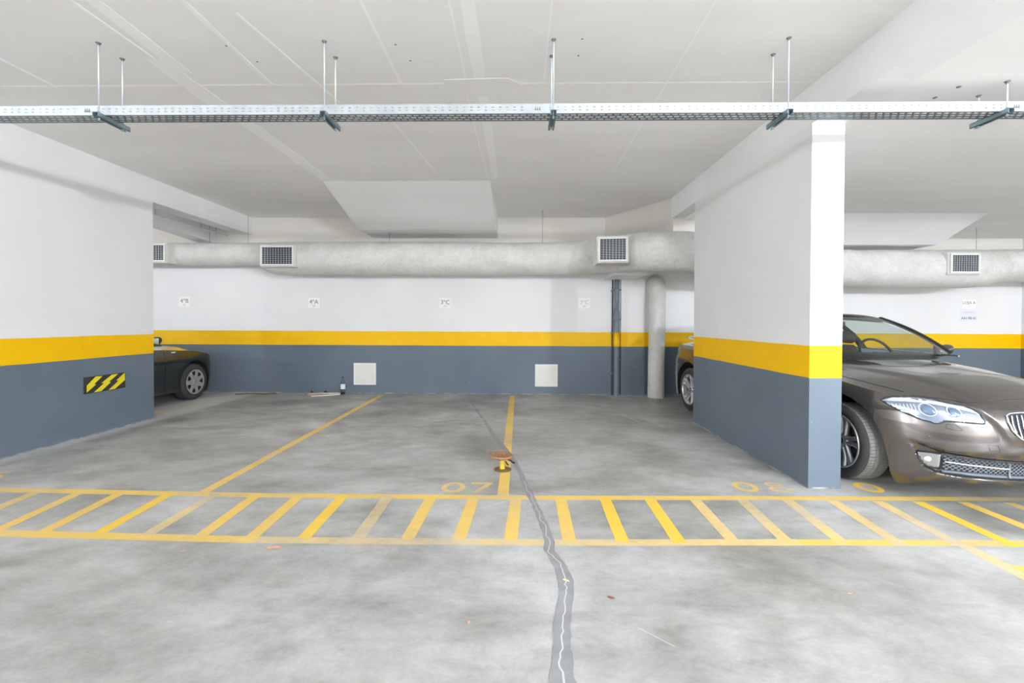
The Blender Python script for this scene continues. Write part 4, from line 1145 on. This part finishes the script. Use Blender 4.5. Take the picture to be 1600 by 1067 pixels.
for sg in (-1, 1):
    h = pt('headlamp', mir(HL, sg), M['reflector'], CAR, .002)
    build('headlamp_seal', outline(BV, mir(HL, sg), .004, off=.003), M['dark'], h)
    pt('headlamp_brow', mir(BROW, sg), M['lamp_white'], h, .006)
    for cw, cz, rw, rz in ((-.686, .713, .036, .043), (-.567, .711, .032, .038)):
        cw = cw*(-sg)
        build('ring', outline(BV, ell(cw, cz, rw, rz), .0045, off=.009), M['lamp_white'], h)
        def dome(x, y, cw=cw, cz=cz, rw=rw, rz=rz):
            r = ((x-cw)/rw)**2+((y-cz)/rz)**2; return .006+.016*math.sqrt(max(0, 1-r))
        pt('projector', ell(cw, cz, rw*.82, rz*.82, 20), M['projector'] if 'projector' in M else M['recess_dark'], h, dome, .008)
    # fluted side of the lamp
    for k in range(7):
        w0 = (.735+.014*k)*(sg); z0 = .665+.010*k
        build('flute', outline(BV, [(w0, z0), (w0, .745-.002*k)], .0035, closed=False, off=.006), M['lamp_white'], h)
    for k in range(3):
        build('flute', outline(BV, [(.455*sg, .665+.016*k), (.52*sg, .665+.02*k)], .003, closed=False, off=.006), M['chrome'], h)
    pt('clear_cover', mir(HL, sg), M['lens'], h, lambda x, y: .024)
    f = pt('fog_lamp', mir(FOG, sg), M['reflector'], CAR, .010)
    build('fog_bezel', outline(BV, mir(FOG, sg), .0055, off=.008), M['dark'], f)
    pt('fog_bulb', mir(ell(-.672, .338, .016, .020, 14), sg), M['lamp_white'], f, .014)
    k_ = pt('kidney_grille', mir(KID, sg), M['recess_dark'], CAR, .003)
    build('chrome_surround', outline(BV, mir(KID, sg), .0065, 8, off=.006), M['chrome'], k_)
    for j in range(7):
        w0 = -.075-.033*j
        zt_ = .722-.002*j; zb_ = lerp_tab([(.0, .56), (.19, .55), (.24, .56), (.28, .60), (.32, .66)], abs(w0))
        pts = [(w0*(-sg)+(-sg)*(-.012)*math.sin(PI*t/8), zt_+(zb_-zt_)*t/8) for t in range(9)]
        build('grille_bar', outline(BV, pts, .0048, 6, closed=False, off=.009), M['chrome'], k_)
    build('chrome_strip', outline(BV, [(sg*.598, .334), (sg*.44, .324), (sg*.235, .311)], .0065, 6, closed=False, off=.014), M['chrome'], CAR)
    build('washer_cover', outline(BV, mir([(-.625, .594), (-.616, .622), (-.578, .624), (-.545, .586), (-.578, .581)], sg), .0016, 5, off=.001), M['dark'], CAR)
    build('bumper_seam', outline(BV, [(sg*.892, .672), (sg*.86, .675), (sg*.825, .69)], .0022, 5, closed=False, off=.0005), M['dark'], CAR)
    build('parking_sensor', MB().lathe([(0, -.002), (.009, -.002), (.010, .003)], 14, axis='y', c=tuple(on_body(BV, sg*.70, .515, .001))), M['paintB'], CAR)
    # vertical divider in the lower grille
    build('grille_divider', outline(BV, [(sg*.232, .352), (sg*.225, .245)], .007, 6, closed=False, off=.012), M['mesh'], CAR)
g_ = pt('lower_grille', GR, M['recess_dark'], CAR, .003, .02)  # black patch painted as the shade inside the grille recess
def clip_in(poly, x, y):
    c = False; n = len(poly)
    for i in range(n):
        x1, y1 = poly[i]; x2, y2 = poly[(i+1) % n]
        if (y1 > y) != (y2 > y) and x < (x2-x1)*(y-y1)/(y2-y1)+x1: c = not c
    return c
mesh_b = MB()
for sl in (.9, -.9):
    c0 = -.9
    while c0 < .9:
        seg = []
        for k in range(40):
            x = c0+.13*k/39*(1 if sl > 0 else 1); y = (.262 if sl > 0 else .378)+sl*.13*k/39
            if clip_in(GR, x, y): seg.append((x, y))
            elif len(seg) > 3: break
        if len(seg) > 3:
            t = outline(BV, [seg[0], seg[len(seg)//2], seg[-1]], .0022, 4, closed=False, off=.008, step=.05); mesh_b.add(t.v, t.f, 0, True)
        c0 += .030
build('mesh_insert', mesh_b, M['mesh'], g_)
pt('lower_lip_band', BAND, M['band'] if 'band' in M else M['dark'], CAR, .004, .02)
build('tow_cover', outline(BV, [(-.421, .495), (-.364, .491), (-.348, .448), (-.409, .455)], .0014, 5, off=.0005), M['dark'], CAR)
HS = [(-.70, .80), (-.666, .803), (-.578, .795), (-.498, .786), (-.463, .777), (-.33, .792), (-.21, .803), (-.10, .809), (0, .812)]
build('bonnet_seam', outline(BV, HS+[(-a, c) for a, c in HS[:-1][::-1]], .0024, 5, closed=False, off=.0005), M['dark'], CAR)
for sg in (-1, 1):
    build('bonnet_side_seam', outline(BV, [(sg*.70, .42), (sg*.765, .60), (sg*.80, .85), (sg*.80, 1.12), (sg*.79, 1.34)], .0024, 5, closed=False, off=.0003, f=on_top), M['dark'], CAR)
# wheel-arch liners, tail lamps, number plate
for sg in (-1, 1):
    b = MB(); P = []
    for i in range(9):
        z = .83+.07*i/8; row = []
        for j in range(9):
            w_ = .68+.20*j/8
            h = BV.ray_cast(Vector((sg*w_, 8, z)), Vector((0, -1, 0)), 6)[0]
            if h is None: h = Vector((sg*w_, 4.5, z))
            row.append(tuple(h+Vector((0, .004, 0))))
        P.append(row)
    build('tail_lamp', b.grid(P), M['red'], CAR)
build('under_tray', MB().box(-.58, .58, .40, 4.3, .17, .24), M['under'], CAR)  # underbody panel, shaped low to add darkness beneath the car

# ---- the dark hatchback in the left bay, nose to the end wall, only its front corner in view
M2 = M['paintD']
CAR2 = empty('dark_hatchback_car', (-6.60, 8.58, 0), PI, local=True)
tag(CAR2, 'black car at far left, nose to the end wall, half hidden by the left wall', 'car')
bd2 = Body(L=4.1, W=.875, zs=[(0, .66), (.15, .71), (.4, .79), (.72, .86), (1.3, .91), (1.9, .94), (3.4, .98), (4.1, .97)],
           zt=[(0, .74), (.12, .82), (.3, .875), (.6, .925), (.9, .955), (1.2, .98), (1.5, 1.0), (4.1, 1.05)], nf=2.9, bf=.62, recess=False)
bm = bd2.mesh(); me = bpy.data.meshes.new('body'); bm.to_mesh(me); bm.free()
for m in (M2, M['under'], M['dark']): me.materials.append(m)
body2 = bpy.data.objects.new('body', me); COL.objects.link(body2)
cuts = []
for u in (.74, 3.3):
    for sg in (-1, 1): cuts.append(cutter(min(sg*.55, sg*1.2), max(sg*.55, sg*1.2), u, .335, .362))
boolean_cut(body2, cuts)
for p in body2.data.polygons:
    c = p.center; p.use_smooth = True
    if 1.26+.26*(c.x/.75)**2 < c.y < 3.9 and abs(c.x) < .72 and c.z > .9: p.material_index = 2
body2.data.set_sharp_from_angle(angle=math.radians(38)); body2['local'] = 1; body2.parent = CAR2
greenhouse(CAR2, bd2, M2, u_ws=1.15, z_ws=1.0, top_u=2.0, top_z=1.42, rear_u=3.2, rear_base=3.8, rbz=1.12, zr=1.47, wb=.77, wt=.56, parts=False)
for u in (.74, 3.3):
    for sg in (-1, 1): wheel(CAR2, sg*.865, u, sg, R=.315, rim=.215, style='cover', width=.205, tread=M['tyre'])
mirror_(CAR2, -1, u=1.60, z=1.07, paint=M['dark'], w0=.74); mirror_(CAR2, 1, u=1.60, z=1.07, paint=M['dark'], w0=.74)
bmt = bmesh.new(); bmt.from_mesh(body2.data); BV2 = BVHTree.FromBMesh(bmt); bmt.free()
def side_pt(bv, sg, u, z, off=.003):
    h = bv.ray_cast(Vector((sg*2, u, z)), Vector((-sg, 0, 0)), 3)[0]; return (h if h is not None else Vector((sg*.86, u, z)))+Vector((sg*off, 0, 0))
for sg in (-1, 1):
    a = side_pt(BV2, sg, 1.22, .865); build('side_repeater', MB().box(a.x-.004, a.x+.004, a.y-.045, a.y+.045, a.z-.010, a.z+.010), M['amber'], CAR2, bevel=.003)
    b = MB().tube([side_pt(BV2, sg, 1.42, z, .0005) for z in (.25, .4, .55, .7, .8, .88)], .003, 5); build('door_seam', b, M['under'], CAR2)
    P = [(.10, .66), (.20, .80), (.42, .82), (.50, .76), (.34, .64)]
    b = MB(); b.add([side_pt(BV2, sg, u_, z_, .003) for u_, z_ in P], [tuple(range(5))]); build('headlamp', b, M['reflector'], CAR2)
    b = MB(); Q = []
    for i in range(19):
        a = PI*i/18; Q.append([side_pt(BV2, sg, .74+.362*math.cos(a), .335+.362*math.sin(a), .002), side_pt(BV2, sg, .74+.395*math.cos(a), .335+.395*math.sin(a), .004)])
    build('arch_trim', b.grid(Q), M['dark'], CAR2)
LAMPS = ((2.7, .0, 55), (3.0, -2.6, 215), (9.4, -3.4, 400), (6.2, -6, 700), (-7.6, -5.3, 200), (-13, -5.3, 360))  # lamps out of view; the first is added to lift the near ceiling
WORLD = .3
EXPO = 1.02
sc.cycles.max_bounces = 12; sc.cycles.diffuse_bounces = 8

# ------------------------------------------------------------------ light
for x, y, e in LAMPS:
    l = bpy.data.lights.new('unseen_lamp', 'POINT'); l.shadow_soft_size = .11; l.energy = e; l.color = (.90, .95, 1)
    o = bpy.data.objects.new('unseen_lamp', l); COL.objects.link(o); o.location = (x, y, 2.77)
w = bpy.data.worlds.new('world'); sc.world = w; w.use_nodes = True
bg = w.node_tree.nodes['Background']; bg.inputs[0].default_value = (.93, .96, 1, 1); bg.inputs[1].default_value = WORLD
sc.view_settings.view_transform = 'Standard'; sc.view_settings.look = 'None'
sc.view_settings.exposure = EXPO; sc.view_settings.gamma = 1; sc.view_settings.use_curve_mapping = False

for o in bpy.data.objects:
    for k in ('wl', 'local'):
        if k in o: del o[k]
